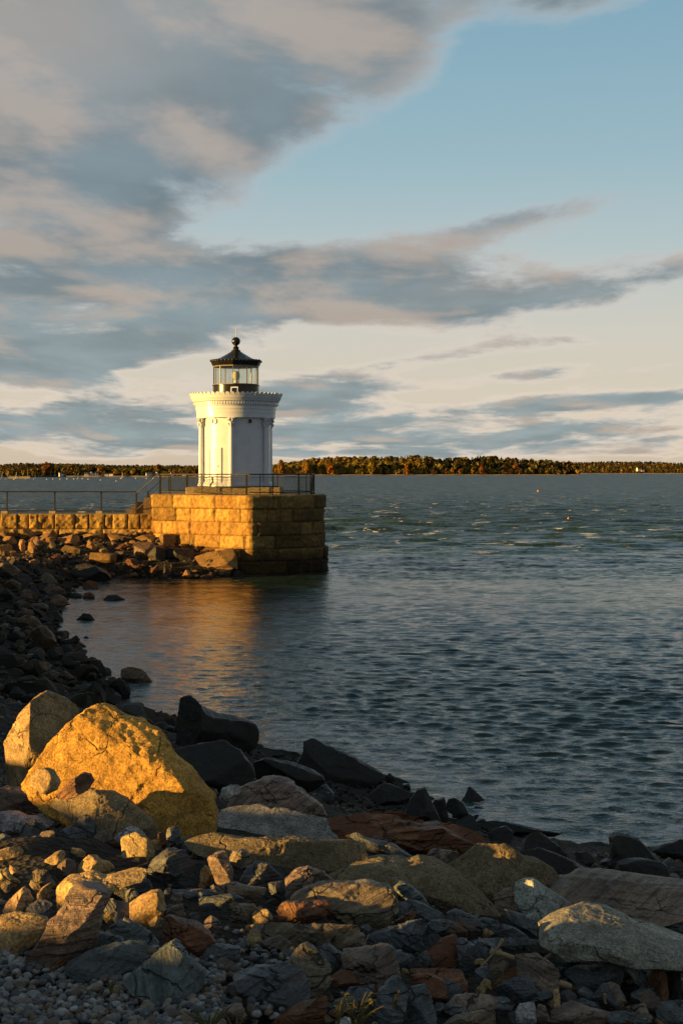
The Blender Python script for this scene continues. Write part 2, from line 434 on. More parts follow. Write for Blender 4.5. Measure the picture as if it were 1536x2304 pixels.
def build_world():
    w = bpy.data.worlds.new("World"); S.world = w; w.use_nodes = True
    t = NT(w.node_tree)
    d = t.node('ShaderNodeTexCoord').outputs['Generated']
    x, y, z = t.sep(d)
    u = t.m('ARCTAN2', x, y)
    hyp = t.m('SQRT', t.m('ADD', t.m('MULTIPLY', x, x), t.m('MULTIPLY', y, y)))
    v = t.m('MAXIMUM', t.m('DIVIDE', z, t.m('MAXIMUM', hyp, 0.02)), 0.0)
    sky = t.node('ShaderNodeTexSky', sky_type='NISHITA', sun_disc=False)
    sky.sun_elevation = ELEV; sky.sun_rotation = math.atan2(SUN.x, SUN.y)
    sky.altitude = 0; sky.air_density = 1.0; sky.dust_density = 1.5; sky.ozone_density = 1.5
    base = t.scale_col(sky.outputs[0], SKY_S)
    # the clear air of this evening: cream at the horizon, blue higher up
    cr = t.node('ShaderNodeValToRGB')
    e = cr.color_ramp.elements
    stops = ((0.0, (0.74, 0.60, 0.45)), (0.045, (0.78, 0.69, 0.56)), (0.09, (0.72, 0.69, 0.61)), (0.145, (0.52, 0.63, 0.65)), (0.20, (0.37, 0.55, 0.63)),
             (0.30, (0.25, 0.45, 0.58)), (0.55, (0.10, 0.22, 0.34)), (1.0, (0.06, 0.13, 0.22)))
    while len(e) < len(stops): e.new(0.5)
    for q, (p, c) in zip(e, stops): q.position = p; q.color = (*c, 1)
    t.put(cr.inputs[0], t.m('MULTIPLY', v, 0.9))
    clear = t.mix(0.8, base, cr.outputs[0])
    # clouds lie in sheets: perspective of a flat layer
    k = t.m('ADD', v, 0.11)
    P = t.xyz(t.m('DIVIDE', t.m('MULTIPLY', u, 1.35), k), t.m('DIVIDE', 0.95, k), t.m('MULTIPLY', v, 3.0))
    P = t.vm('ADD', P, (CLX, CLY, 0.0))
    n1 = t.noise(P, 1.35, 10, 0.61, 0.2)
    n2 = t.noise(t.vm('ADD', P, (-0.16, 0.20, -0.05)), 1.35, 5, 0.52, 0.15)
    n3 = t.noise(t.vm('ADD', P, (7.3, 2.2, 1.0)), 0.9, 4, 0.5)
    def blob(px, py, rx, ry, rot, wt):
        cu, cv = (px - 768) / F, (HZ - py) / F
        du = t.m('SUBTRACT', u, cu); dv = t.m('SUBTRACT', v, cv)
        c, s = math.cos(R(rot)), math.sin(R(rot))
        a = t.m('DIVIDE', t.m('ADD', t.m('MULTIPLY', du, c), t.m('MULTIPLY', dv, s)), rx / F)
        b = t.m('DIVIDE', t.m('SUBTRACT', t.m('MULTIPLY', dv, c), t.m('MULTIPLY', du, s)), ry / F)
        q = t.m('ADD', t.m('MULTIPLY', a, a), t.m('MULTIPLY', b, b))
        return t.m('MULTIPLY', t.m('EXPONENT', t.m('MULTIPLY', q, -1.0)), wt)
    acc = None
    for args in BLOBS:
        g = blob(*args)
        acc = g if acc is None else t.m('ADD', acc, g)
    front = t.ramp(y, 0.75, 0.9)
    elsewhere = t.m('MULTIPLY', t.m('SUBTRACT', 1.0, front), 0.55)
    acc = t.m('ADD', t.m('MULTIPLY', acc, front), elsewhere)
    dens = t.m('ADD', t.m('MULTIPLY', t.m('SUBTRACT', n1, 0.5), 2.7), t.m('SUBTRACT', acc, 0.42))
    alpha = t.ramp(dens, -0.14, 0.34)
    thick = t.ramp(dens, 0.02, 0.55)
    lit = t.m('ADD', t.m('MULTIPLY', t.m('SUBTRACT', n1, n2), 2.6), t.m('MULTIPLY', t.m('SUBTRACT', n3, 0.51), 2.2))
    lit = t.ramp(lit, -0.05, 0.55)
    tops = t.m('ADD', blob(60, 80, 330, 170, 0, .75), blob(1300, 610, 300, 35, 8, .5))
    lit = t.m('MINIMUM', t.m('ADD', lit, tops), 1.0)
    edge = t.mix(t.ramp(v, 0.02, 0.22), (0.80, 0.68, 0.56), (0.40, 0.47, 0.51))
    core = t.mix(t.ramp(v, 0.02, 0.20), (0.27, 0.325, 0.335), (0.185, 0.242, 0.275))
    warm = t.mix(t.ramp(v, 0.02, 0.26), (0.56, 0.435, 0.335), (0.52, 0.43, 0.37))
    core = t.scale_col(core, t.ramp(t.noise(t.vm('ADD', P, (3.1, 9.2, 4.0)), 2.2, 4, 0.5, 0.2), 0.3, 0.72, 0.88, 1.16))
    core = t.mix(t.m('MULTIPLY', lit, 0.62), core, warm)
    body = t.mix(thick, edge, core)
    col = t.mix(alpha, clear, body)
    col = t.scale_col(col, t.m('MULTIPLY', SKY_K, t.m('SUBTRACT', 1.0, t.m('MULTIPLY', elsewhere, 0.9))))  # sky out of view dimmed to lower the ambient light
    bg = t.node('ShaderNodeBackground'); t.put(bg.inputs[0], col); bg.inputs[1].default_value = 1.0
    o = t.node('ShaderNodeOutputWorld'); t.l.new(bg.outputs[0], o.inputs[0])
    w.cycles.sampling_method = 'MANUAL'; w.cycles.sample_map_resolution = 512
build_world()
S.view_settings.view_transform = 'Standard'; S.view_settings.look = 'None'
S.view_settings.exposure = EXPO; S.view_settings.gamma = 1.0

# ------------------------------------------------------------------ ground
SHORE = np.array([(-11.5, 76), (-12, 66), (-10, 50), (-7.2, 40.6), (-4.3, 31.5), (-0.9, 27), (0.8, 24.8), (2.26, 21.8),
                  (3.5, 19.9), (5, 20.3), (9, 18), (20, 9), (60, -15)], float)
def shore_dist(X, Y):
    X = np.asarray(X, float); Y = np.asarray(Y, float)
    best = np.full(X.shape, 1e9); sgn = np.ones(X.shape)
    for (ax, ay), (bx, by) in zip(SHORE[:-1], SHORE[1:]):
        dx, dy = bx - ax, by - ay
        tt = np.clip(((X - ax) * dx + (Y - ay) * dy) / (dx * dx + dy * dy), 0, 1)
        ex, ey = X - ax - tt * dx, Y - ay - tt * dy
        d2 = ex * ex + ey * ey
        cr = dx * (Y - ay) - dy * (X - ax)
        w = d2 < best - 1e-9
        best = np.where(w, d2, best); sgn = np.where(w, np.where(cr < 0, 1.0, -1.0), sgn)
    return np.sqrt(best) * sgn

def shade_crest_h(Y):
    return np.interp(Y, SHADE_CREST_Y, SHADE_CREST_H)
def ground(X, Y, rough=True):
    X = np.asarray(X, float); Y = np.asarray(Y, float)
    s = shore_dist(X, Y)
    a = np.clip(s, 0, None) * 0.265
    top = 3.72 - 0.25 * np.clip(X + 0.4, 0, 6) * np.clip((Y - 2.0) / 2.5, 0, 1)
    h = top - 0.35 * np.log1p(np.exp((top - a) / 0.35))
    h = np.where(s < 0, np.maximum(0.32 * s, -3.0), h)
    h = np.minimum(h, 3.9 - 2.9 * sstep(48, 62, Y))
    xc = np.minimum(-8.6, -0.24 * Y - 2.6)
    wob = 0.0
    if rough:
        P = np.stack([X * 0.0 + 3.1, Y * 0.55, X * 0.12], -1)
        wob = 0.06 * fbm(P, 5, 4, 0.6)
    bank = np.clip(1 - (X - xc) / 2.6, 0, 1)
    bank = bank * bank * (3 - 2 * bank)
    # unseen bank added to shade the near rocks, low toward the causeway
    H = shade_crest_h(Y) + wob
    h = np.where(H > h, h + (H - h) * bank, h)
    rub = np.clip((Y - 70.6) * 0.36, -3, 1.95) - np.clip((X + 6.5) * 0.6, 0, 6)
    h = np.where((Y > 66), np.maximum(h, np.minimum(rub, 1.95)), h)
    h = h - sstep(77.5, 81, Y) * (h + 3.0)
    return h

def hit(px, py):
    """where the line of sight through a photo pixel meets the ground or the water"""
    Y = np.concatenate([np.arange(3.0, 12, 0.02), np.arange(12, 84, 0.06)])
    X = (px - 768) / F * Y; Z = CH - (py - HZ) / F * Y
    g = np.maximum(ground(X, Y, False), -0.05)
    i = np.nonzero(Z <= g)[0]
    return (X[i[0]], Y[i[0]], Z[i[0]]) if len(i) else (X[-1], Y[-1], Z[-1])

def axis(a, b, fine0, fine1, df, dc):
    p = [a]
    while p[-1] < b:
        q = p[-1]
        p.append(q + (df if fine0 <= q <= fine1 else dc))
    return np.array(p)
gx = axis(-60, 62, -8, 8, 0.12, 0.6); gy = axis(-22, 84, 2.5, 28, 0.12, 0.5)
GX, GY = np.meshgrid(gx, gy)
GZ = ground(GX, GY)
P3 = np.stack([GX, GY, GX * 0], -1)
GZ = GZ - 0.05 + 0.09 * fbm(P3 * 0.9, 31, 3) + 0.035 * fbm(P3 * 5.0, 41, 3)
def ground_mat():
    m, t = mat("shingle_ground")
    co = t.node('ShaderNodeTexCoord').outputs['Object']
    a = t.noise(co, 0.6, 6, 0.65); b = t.noise(co, 9, 5, 0.7); c2 = t.voro(co, 26)
    c = t.mix(t.ramp(a, 0.35, 0.65), (0.035, 0.033, 0.03), (0.075, 0.062, 0.045))
    c = t.scale_col(c, t.ramp(b, 0.25, 0.75, 0.4, 1.7))
    zz = t.sep(co)[2]
    c = t.mix(t.ramp(t.m('ADD', zz, t.m('MULTIPLY', a, 0.4)), 0.45, 0.95, 0.85, 0.0), c, (0.012, 0.011, 0.007))
    t.out(t.pbr(c, 0.9, t.bump(t.m('ADD', b, c2), 0.9, 0.05), 0, 0.2).outputs[0])
    return m
go = np_obj("ground", np.stack([GX, GY, GZ], -1).reshape(-1, 3), grid_faces(len(gy), len(gx)), ground_mat())
tag(go, kind="structure")

# ------------------------------------------------------------------ water
def build_water():
    rows = [13.0]
    while rows[-1] < 30000:
        q = rows[-1]
        rows.append(q + max(0.04, min(q * q / (26000.0 if q < 70 else 60000.0 if q < 700 else 30000.0), 0.12 * q)))
    rows = np.array(rows)
    cols = np.linspace(-1, 1, 760)
    cols = np.sign(cols) * np.abs(cols) ** 1.15
    Yg = np.repeat(rows[:, None], len(cols), 1)
    Xg = cols[None, :] * (0.42 * rows[:, None] + 9.0)
    dy = np.gradient(rows)[:, None]
    dxc = (0.84 * rows[:, None] + 18.0) / len(cols)
    rng = np.random.default_rng(5)  # dark trees thicken rightward, pines that also stand in for cloud shadow
    Z = np.zeros_like(Xg); DX = np.zeros_like(Xg); DY = np.zeros_like(Xg)
    shore = shore_dist(Xg, np.minimum(Yg, 83))
    lee = 0.5 + 0.5 * sstep(-7.0, 3.0, Xg - 0.06 * (Yg - 45))
    lee = np.where(Yg > 77, 1.0, lee)
    gust = 0.92 + 0.18 * np.clip(fbm(np.stack([Xg * 0.05, Yg * 0.12, Xg * 0], -1), 3, 3), -1, 1)
    amp = lee * gust * np.clip(0.35 + np.clip(-shore, 0, 3) * 0.28, 0.3, 1)
    amp = np.where(Yg > 83, gust, amp)
    ampf = gust * (0.10 * lee + 0.90 * sstep(70, 130, Yg))
    wd = R(196)    # waves run towards the viewer's left
    for i in range(126):
        lam = 0.13 * (0.85 / 0.13) ** rng.random() if i < 84 else 1.8 * (5.5 / 1.8) ** rng.random()
        th = wd + rng.normal(0, 0.40) + R(62)
        kx, ky = math.cos(th) * 2 * math.pi / lam, math.sin(th) * 2 * math.pi / lam
        sl = WAVE * (1.0 if lam < 0.45 else 0.65) if i < 84 else 0.048
        a = sl * lam / (2 * math.pi)
        att = np.exp(-((abs(ky) * dy) / 1.5) ** 2) * np.exp(-((abs(kx) * dxc) / 1.5) ** 2) * (amp if i < 84 else ampf)
        ph = kx * Xg + ky * Yg + rng.random() * 6.283
        cph, sph = np.cos(ph), np.sin(ph)
        Z += a * att * cph
        DX -= 0.8 * a * att * math.cos(th) * sph; DY -= 0.8 * a * att * math.sin(th) * sph
    V = np.stack([Xg + DX, Yg + DY, Z], -1).reshape(-1, 3)
    foam = np.exp(-((shore + 1.5) / 1.9) ** 2) * sstep(-4.5, -1.5, Xg) * (Yg < 40)
    foam = foam + 0.25 * np.exp(-((shore + 0.3) / 0.8) ** 2) * (Yg < 72)
    m, t = mat("sea_water")
    co = t.node('ShaderNodeNewGeometry').outputs['Position']
    x, y, z = t.sep(co)
    # fine ripples, and far out the chop that the sheet is too coarse for
    r1 = t.noise(t.vm('MULTIPLY', co, (7.0, 11.0, 3.0)), 1.0, 4, 0.62, 0.4)
    r2 = t.noise(t.vm('MULTIPLY', co, (1.1, 2.2, 0.5)), 1.0, 5, 0.66, 0.3)
    r3 = t.noise(t.vm('MULTIPLY', co, (0.10, 0.24, 0.1)), 1.0, 5, 0.6)
    far = t.ramp(y, 22.0, 110.0)
    calm = t.ramp(t.m('SUBTRACT', x, t.m('MULTIPLY', t.m('SUBTRACT', y, 45.0), 0.06)), -7.0, 3.0, 0.45, 1.0)
    calm = t.m('MAXIMUM', calm, t.ramp(y, 76.0, 90.0))
    h = t.m('ADD', t.m('MULTIPLY', t.m('MULTIPLY', r1, 0.028), calm), t.m('MULTIPLY', t.m('MULTIPLY', r2, 0.05), calm))
    bmp = t.bump(h, 1.0, 1.0)
    # chop finer than the sheet of water carries, as slopes
    c1 = t.noise(t.vm('MULTIPLY', co, (2.2, 3.6, 0.0)), 1.0, 4, 0.65, 0.2, True)
    c2 = t.noise(t.vm('MULTIPLY', co, (0.32, 0.55, 0.0)), 1.0, 4, 0.6, 0.2, True)
    sx, sy, sz = t.sep(t.vm('SUBTRACT', c1, (0.5, 0.5, 0.5))); ux, uy, uz = t.sep(t.vm('SUBTRACT', c2, (0.5, 0.5, 0.5)))
    amt = t.m('MULTIPLY', t.m('ADD', 0.42, t.m('MULTIPLY', far, CHOP)), calm)
    sl_ = t.xyz(t.m('MULTIPLY', t.m('ADD', sx, t.m('MULTIPLY', ux, far)), amt), t.m('MULTIPLY', t.m('ADD', sy, t.m('MULTIPLY', uy, far)), t.m('MULTIPLY', amt, 1.3)), 0.0)
    nrm = t.vm('NORMALIZE', t.vm('ADD', bmp, sl_))
    deep = t.mix(t.ramp(t.noise(co, 0.05, 3), 0.35, 0.65), (0.017, 0.042, 0.034), (0.028, 0.052, 0.037))
    wat = t.pbr(deep, t.ramp(y, 30.0, 160.0, 0.08, 0.40), nrm, 0, 0.5); wat.inputs['IOR'].default_value = 1.33
    fo = t.pbr((0.78, 0.78, 0.75), 0.8, t.bump(r2, 0.7, 0.3))
    # white horses out in the bay
    cap = t.noise(t.vm('MULTIPLY', co, (0.28, 0.34, 0.0)), 1.0, 3, 0.55)
    cap2 = t.noise(t.vm('MULTIPLY', co, (0.9, 1.6, 0.0)), 1.0, 4, 0.7)
    capm = t.m('MULTIPLY', t.ramp(cap, 0.575, 0.625), t.ramp(cap2, 0.51, 0.58))
    capm = t.m('MULTIPLY', capm, t.ramp(y, 78.0, 110.0))
    fa = t.node('ShaderNodeAttribute', attribute_name="tint")
    lace = t.m('MULTIPLY', t.ramp(t.noise(t.vm('MULTIPLY', co, (1.2, 2.2, 1.0)), 1.0, 6, 0.7, 1.2), 0.46, 0.60),
               t.ramp(t.noise(t.vm('MULTIPLY', co, (6.0, 9.0, 1.0)), 1.0, 4, 0.7, 0.6), 0.40, 0.62))
    fm = t.m('MULTIPLY', t.m('MULTIPLY', lace, t.sep(fa.outputs['Color'])[0]), 1.25, None, True)
    mx = t.node('ShaderNodeMixShader')
    t.put(mx.inputs[0], t.m('MAXIMUM', capm, fm))
    t.l.new(wat.outputs[0], mx.inputs[1]); t.l.new(fo.outputs[0], mx.inputs[2])
    t.out(mx.outputs[0])
    o = np_obj("water", V, grid_faces(len(rows), len(cols)), m, tint=np.repeat(foam.reshape(-1, 1), 3, 1))
    tag(o, kind="structure")
    # the rest of the bay, out of the shot
    b = MB(); b.add([(-30000, -30000, -1.2), (30000, -30000, -1.2), (30000, 32000, -1.2), (-30000, 32000, -1.2)], [(0, 1, 2, 3)])
    o2 = b.build("outer_water", m); tag(o2, kind="structure")
build_water()

# ------------------------------------------------------------------ granite pier and causeway
def masonry(path, courses, seed, mean_len, ds=0.05, rough=0.045, groove=0.05, step=None, tints=((0.56, 0.33, 0.08), (0.42, 0.22, 0.055))):
    """one continuous rock-faced wall along path (outside on the right-hand side of the walk)"""
    rng = np.random.default_rng(seed)
    pts = np.array(path, float)
    seg = np.linalg.norm(np.diff(pts, axis=0), axis=1)
    cum = np.concatenate([[0], np.cumsum(seg)])
    L = cum[-1]
    n = int(L / ds)
    s = np.linspace(0, L, n)
    px = np.interp(s, cum, pts[:, 0]); py = np.interp(s, cum, pts[:, 1])
    tx = np.gradient(px); ty = np.gradient(py)
    l = np.hypot(tx, ty); nx, ny = ty / l, -tx / l
    zs = []; off = []; tint = []
    for ci, (z0, z1) in enumerate(courses):
        nz = max(4, int((z1 - z0) / 0.05))
        zz = np.linspace(z0, z1, nz, endpoint=False)
        cuts = [0.0]
        while cuts[-1] < L:
            cuts.append(cuts[-1] + mean_len[ci] * rng.uniform(0.45, 1.6))
        cuts = np.array(cuts)
        bi = np.clip(np.searchsorted(cuts, s, side='right') - 1, 0, len(cuts) - 2)
        e = np.minimum(s - cuts[bi], cuts[bi + 1] - s)
        bo = rng.uniform(-0.05, 0.06, len(cuts))[bi]
        tl = rng.uniform(-0.09, 0.09, len(cuts))[bi]
        bt = rng.uniform(0.50, 1.25, len(cuts))[bi]; bw = rng.uniform(0, 1, len(cuts))[bi]
        mid = (cuts[bi] + cuts[bi + 1]) / 2
        for z in zz:
            ez = min(z - z0, z1 - z)
            g = np.minimum(e, ez)
            prof = -groove * (1 - sstep(0.0, 0.045, g)) - 0.018 * (1 - sstep(0.02, 0.14, g))
            P = np.stack([px * 1.0, py * 1.0, np.full(n, z)], -1)
            r = rough * (fbm(P * 3.0 + bi[:, None] * 3.1, seed, 4, 0.6) + 0.8 * np.abs(vnoise(P * 1.3 + bi[:, None] * 7.7, seed + 5)))
            o = prof + r + bo + tl * (s - mid) * 0.35 + (step[ci] if step else 0)
            zs.append(z); off.append(o)
            jd = (1 - sstep(0.0, 0.035, g))[:, None]
            c = (np.array(tints[0])[None] * bw[:, None] + np.array(tints[1])[None] * (1 - bw[:, None])) * bt[:, None]
            tint.append(c * (1 - 0.55 * jd))
    off.append(off[-1] * 0 - 0.12 + (step[len(courses) - 1] if step else 0)); zs.append(courses[-1][1]); tint.append(tint[-1])
    off = np.array(off); zs = np.array(zs)
    X = px[None] + nx[None] * off; Y = py[None] + ny[None] * off; Z = np.repeat(zs[:, None], n, 1)
    return np.stack([X, Y, Z], -1), np.array(tint)

PA, PB = (-10.05, 76.0), (-4.72, 72.75)
pier_path = [(-10.4, 79.5), (-10.2, 77.2), PA, PB]
for a in (0.12, 0.3, 0.55, 0.85):
    pass
pier_path += [(-4.55, 72.72), (-2.35, 73.75), (-1.62, 74.2), (-1.22, 74.65), (-1.02, 75.2), (-0.95, 76.0), (-0.98, 78.0), (-1.25, 79.2), (-2.0, 80.2), (-4.6, 81.4), (-9.0, 81.6), (-10.3, 80.6)]
ZP = 4.1
cz = [(-1.6, -0.6), (-0.6, 0.06), (0.06, 0.72), (0.72, 1.36), (1.36, 2.04), (2.04, 2.72), (2.72, 3.40), (3.40, ZP)]
st = [0.26, 0.24, 0.20, 0.15, 0.02, 0.03, 0.01, 0.05]
W, T = masonry(pier_path, cz, 3, [1.7, 1.6, 1.5, 1.35, 1.3, 1.5, 1.55, 1.9], step=st)
pier = empty("granite_pier", (-5.6, 77, 0.0))
tag(pier, "round-ended granite block pier carrying the white lighthouse", "pier")
def child_np(name, V, Fa, m, parent, tint=None, smooth=True):
    L = np.array(parent.location)
    o = np_obj(name, V - L, Fa, m, parent, smooth, tint)
    return o
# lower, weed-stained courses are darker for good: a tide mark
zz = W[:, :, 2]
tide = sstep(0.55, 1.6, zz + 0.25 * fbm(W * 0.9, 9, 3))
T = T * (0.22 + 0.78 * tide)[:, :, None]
# the seaward face, past the corner, is tinted darker and greyer
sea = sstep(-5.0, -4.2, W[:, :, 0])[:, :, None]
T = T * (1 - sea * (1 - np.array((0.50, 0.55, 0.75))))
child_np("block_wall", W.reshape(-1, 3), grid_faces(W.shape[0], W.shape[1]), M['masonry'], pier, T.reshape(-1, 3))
# coping / deck
top = W[-1]
cx0 = np.array([-5.6, 77.2, ZP])
rings = []
for f in (1.0, 0.97, 0.6, 0.0):
    q = cx0 + (top - cx0) * f; q[:, 2] = ZP + (0.0 if f == 1.0 else 0.012); rings.append(q)
D = np.array(rings)
tt = np.tile(np.array((0.36, 0.255, 0.115)), (D.shape[0] * D.shape[1], 1))
child_np("deck", D.reshape(-1, 3), grid_faces(D.shape[0], D.shape[1]), M['masonry'], pier, tt)

# causeway wall, left of the pier
cw_path = [(-46, 70.0), (-38, 74.0), (-30, 76.3), (-24, 76.9), (-18, 77.0), (-10.05, 77.0)]
W2, T2 = masonry(cw_path, [(-0.8, 0.7), (0.7, 1.86), (1.86, 2.22), (2.22, 3.02)], 8, [1.5, 1.4, 1.55, 0.80],
                 rough=0.05, groove=0.12, step=[0.5, 0.35, 0.14, 0.0], tints=((0.58, 0.36, 0.09), (0.46, 0.27, 0.07)))
cw = empty("causeway_wall", (-22, 77, 0.0))
tag(cw, "low causeway wall of squared granite blocks running to the pier", "wall")
child_np("block_wall", W2.reshape(-1, 3), grid_faces(W2.shape[0], W2.shape[1]), M['masonry'], cw, T2.reshape(-1, 3))
tp = W2[-1].copy(); bk = tp.copy(); bk[:, 1] += 3.4; bk2 = bk.copy(); bk2[:, 2] = -1.0
DD = np.array([tp, tp + np.array([0, .12, .015]), bk, bk2])
child_np("walkway", DD.reshape(-1, 3), grid_faces(4, DD.shape[1]), M['masonry'], cw, np.tile(np.array((0.34, 0.25, 0.12)), (DD.shape[0] * DD.shape[1], 1)))

# steps from the causeway up to the pier
stp = MB()
for i in range(5):
    x1 = -10.0; x0 = -11.75 + i * 0.34
    stp.box(((x0 + x1) / 2 - 0.02, 78.3, 3.03 + 0.11 + i * 0.215), (x1 - x0, 1.5, 0.218))
so_ = stp.build("granite_steps", simple_mat("step_stone", (0.16, 0.11, 0.06), 0.9, 0, 0.3, 4, 0.01), origin=(-10.9, 78.3, 3.03))
tag(so_, "dark stone steps climbing from the causeway to the pier top", "steps")

# ------------------------------------------------------------------ railings
IR = M['iron']
def post(parent, x, y, z0, z1, r=0.028, square=False, foot=None):
    b = MB()
    if square: b.box((0, 0, (z1 - z0) / 2), (2 * r, 2 * r, z1 - z0))
    else: b.tube([(0, 0, 0), (0, 0, z1 - z0)], r, 8)
    b.box((0, 0, 0.012), (r * 4, r * 4, 0.024))
    o = b.build("post", IR, parent, 40)
    L = parent.location
    o.location = (x - L.x, y - L.y, z0 - L.z)
    return o
def rail(parent, pts, name, r=0.026):
    L = parent.location
    b = MB(); b.tube([(p[0] - L.x, p[1] - L.y, p[2] - L.z) for p in pts], r, 8)
    return b.build(name, IR, parent, 50)

inset = [(-9.72, 76.35), (-4.70, 73.25), (-2.55, 74.25), (-1.62, 75.1), (-1.5, 77.9), (-2.4, 79.8), (-4.8, 80.9), (-8.8, 81.0), (-9.72, 80.2)]
rl = empty("pier_railing", (-5.6, 77, ZP))
tag(rl, "black iron railing with diamond wire mesh round the pier top", "railing")
def along(path, fr):
    pts = np.array(path); seg = np.linalg.norm(np.diff(pts, axis=0), axis=1); cum = np.concatenate([[0], np.cumsum(seg)])
    d = fr * cum[-1]
    return np.interp(d, cum, pts[:, 0]), np.interp(d, cum, pts[:, 1]), cum[-1]
_, _, LT = along(inset, 0)
rail(rl, [(x, y, ZP + 1.08) for x, y in inset], "top_rail", 0.034)
rail(rl, [(x, y, ZP + 0.14) for x, y in inset], "bottom_rail", 0.026)
rail(rl, [(x, y, ZP + 0.94) for x, y in inset], "mesh_rail", 0.012)
def px_post(px, i):
    """post on run i of the railing, in line with the pixel column of the photo where the post stands"""
    (ax, ay), (bx, by) = inset[i], inset[i + 1]
    k = (px - 768) / F
    tt = (k * ay - ax) / ((bx - ax) - k * (by - ay))
    return ax + (bx - ax) * tt, ay + (by - ay) * tt
for px, i, r in ((361, 0, .055), (384, 0, .026), (422, 0, .045), (455, 0, .018), (489, 0, .018), (521, 0, .018), (555, 0, .045), (585, 1, .02), (614, 1, .024), (672, 1, .05)):
    x, y = px_post(px, i); post(rl, x, y, ZP, ZP + 1.08, r, True)
for j in (3, 4, 5, 6, 7, 8):
    post(rl, inset[j][0], inset[j][1], ZP, ZP + 1.08, 0.036, True)
for j, fr in ((3, .33), (3, .66), (4, .5), (5, .5), (6, .33), (6, .66)):
    a, b = inset[j], inset[j + 1]
    post(rl, a[0] + (b[0] - a[0]) * fr, a[1] + (b[1] - a[1]) * fr, ZP, ZP + 1.08, 0.022, True)
for j in range(len(inset) - 1):
    a, b = Vector((*inset[j], 0)), Vector((*inset[j + 1], 0)); L = (b - a).length; d = (b - a) / L
    w = MB(); h0, h1 = 0.14, 0.94; stepw = 0.16
    k = -(h1 - h0)
    while k < L:
        for sgn in (1, -1):
            p0 = max(k, 0); p1 = min(k + (h1 - h0), L)
            if p1 - p0 > 0.03:
                za, zb = h0 + (p0 - k), h0 + (p1 - k)
                if sgn < 0: za, zb = h0 + h1 - za, h0 + h1 - zb
                q0, q1 = a + d * p0, a + d * p1
                w.tube([(q0.x + 5.6, q0.y - 77, za), (q1.x + 5.6, q1.y - 77, zb)], 0.007, 4, False)
        k += stepw
    w.build("wire_mesh", M['wire'], rl)

# stair rail and causeway rail
sr = empty("stair_railing", (-10.8, 77.4, 3.03))
tag(sr, "sloping iron handrail beside the stone steps up to the pier", "railing")
p0 = (-11.15, 77.5); p1 = (-9.85, 76.6)
rail(sr, [(*p0, 3.03 + 1.12), (*p1, ZP + 1.06)], "top_rail", 0.03)
rail(sr, [(*p0, 3.03 + 0.22), (*p1, ZP + 0.16)], "bottom_rail", 0.026)
post(sr, *p0, 3.03, 3.03 + 1.12, 0.045, True); post(sr, -10.72, 79.0, 3.2, 3.2 + 1.05, 0.06, True)
rail(sr, [(-10.72, 79.0, 4.2), (-9.7, 79.0, 5.1)], "back_rail", 0.026)
rail(sr, [(-10.72, 79.0, 3.5), (-9.7, 79.0, 4.3)], "back_lower_rail", 0.022)
cr_ = empty("causeway_railing", (-20, 78.0, 3.03))
tag(cr_, "two-bar black iron railing along the causeway top", "railing")
YR = 77.9
rail(cr_, [(-40, 74.6, 4.24), (-30, 77.2, 4.24), (-24, YR, 4.24), (-11.15, YR - 0.3, 4.22)], "top_rail", 0.034)
rail(cr_, [(-40, 74.6, 3.18), (-30, 77.2, 3.18), (-24, YR, 3.18), (-11.15, YR - 0.3, 3.17)], "bottom_rail", 0.030)
foots = MB()
for i, px in enumerate((-90, 17, 124, 228.6)):
    x = (px - 768) / F * YR
    y = YR if x > -22 else 77.6
    post(cr_, x, y, 3.05, 4.24, 0.038, True)
    fb = MB(); fb.box((0, 0, 0.06), (0.34, 0.3, 0.14))
    o = fb.build("post_foot", simple_mat("foot_stone%d" % i, (0.42, 0.31, 0.15), 0.85, 0, 0.2, 6, 0.01), cr_)
    o.location = (x + 20 - 0.06, y - 0.32 - 78.0, 0.015)

# ------------------------------------------------------------------ the lighthouse
YT = 77.3; K = YT / F
CXT = (531 - 768) * K
lh = empty("lighthouse", (CXT, YT, ZP + 0.012))
tag(lh, "small round white lighthouse with engaged columns and black lantern", "lighthouse")
def zpx(p): return CH - (p - HZ) * K - (ZP + 0.012)
WH, BK = M['white'], M['black']
RD, RC = 1.88, 2.02
# stone plinth
b = MB()
b.box((0, 0, 0.19), (4.98, 4.3, 0.38))
plinth = b.build("plinth", simple_mat("plinth_stone", (0.40, 0.29, 0.13), 0.85, 0, 0.25, 3, 0.01), lh)
bv = plinth.modifiers.new("b", 'BEVEL'); bv.width = 0.03
zb = 0.38
b = MB(); b.lathe([(0, zb + 0.002), (2.30, zb + 0.002), (2.30, zb + 0.05), (0, zb + 0.05)])  # thin dark ring under the drum
b.build("base_step", simple_mat("base_step_dark", (0.04, 0.035, 0.03), 0.7), lh, 40)
z0 = zb + 0.05
z_fr, z_ct = zpx(942), zpx(893)
# drum
b = MB(); b.lathe([(2.0, z0), (2.0, z0 + 0.10), (1.95, z0 + 0.16), (RD, z0 + 0.24), (RD, z_fr)])
b.build("drum", WH, lh, 40)
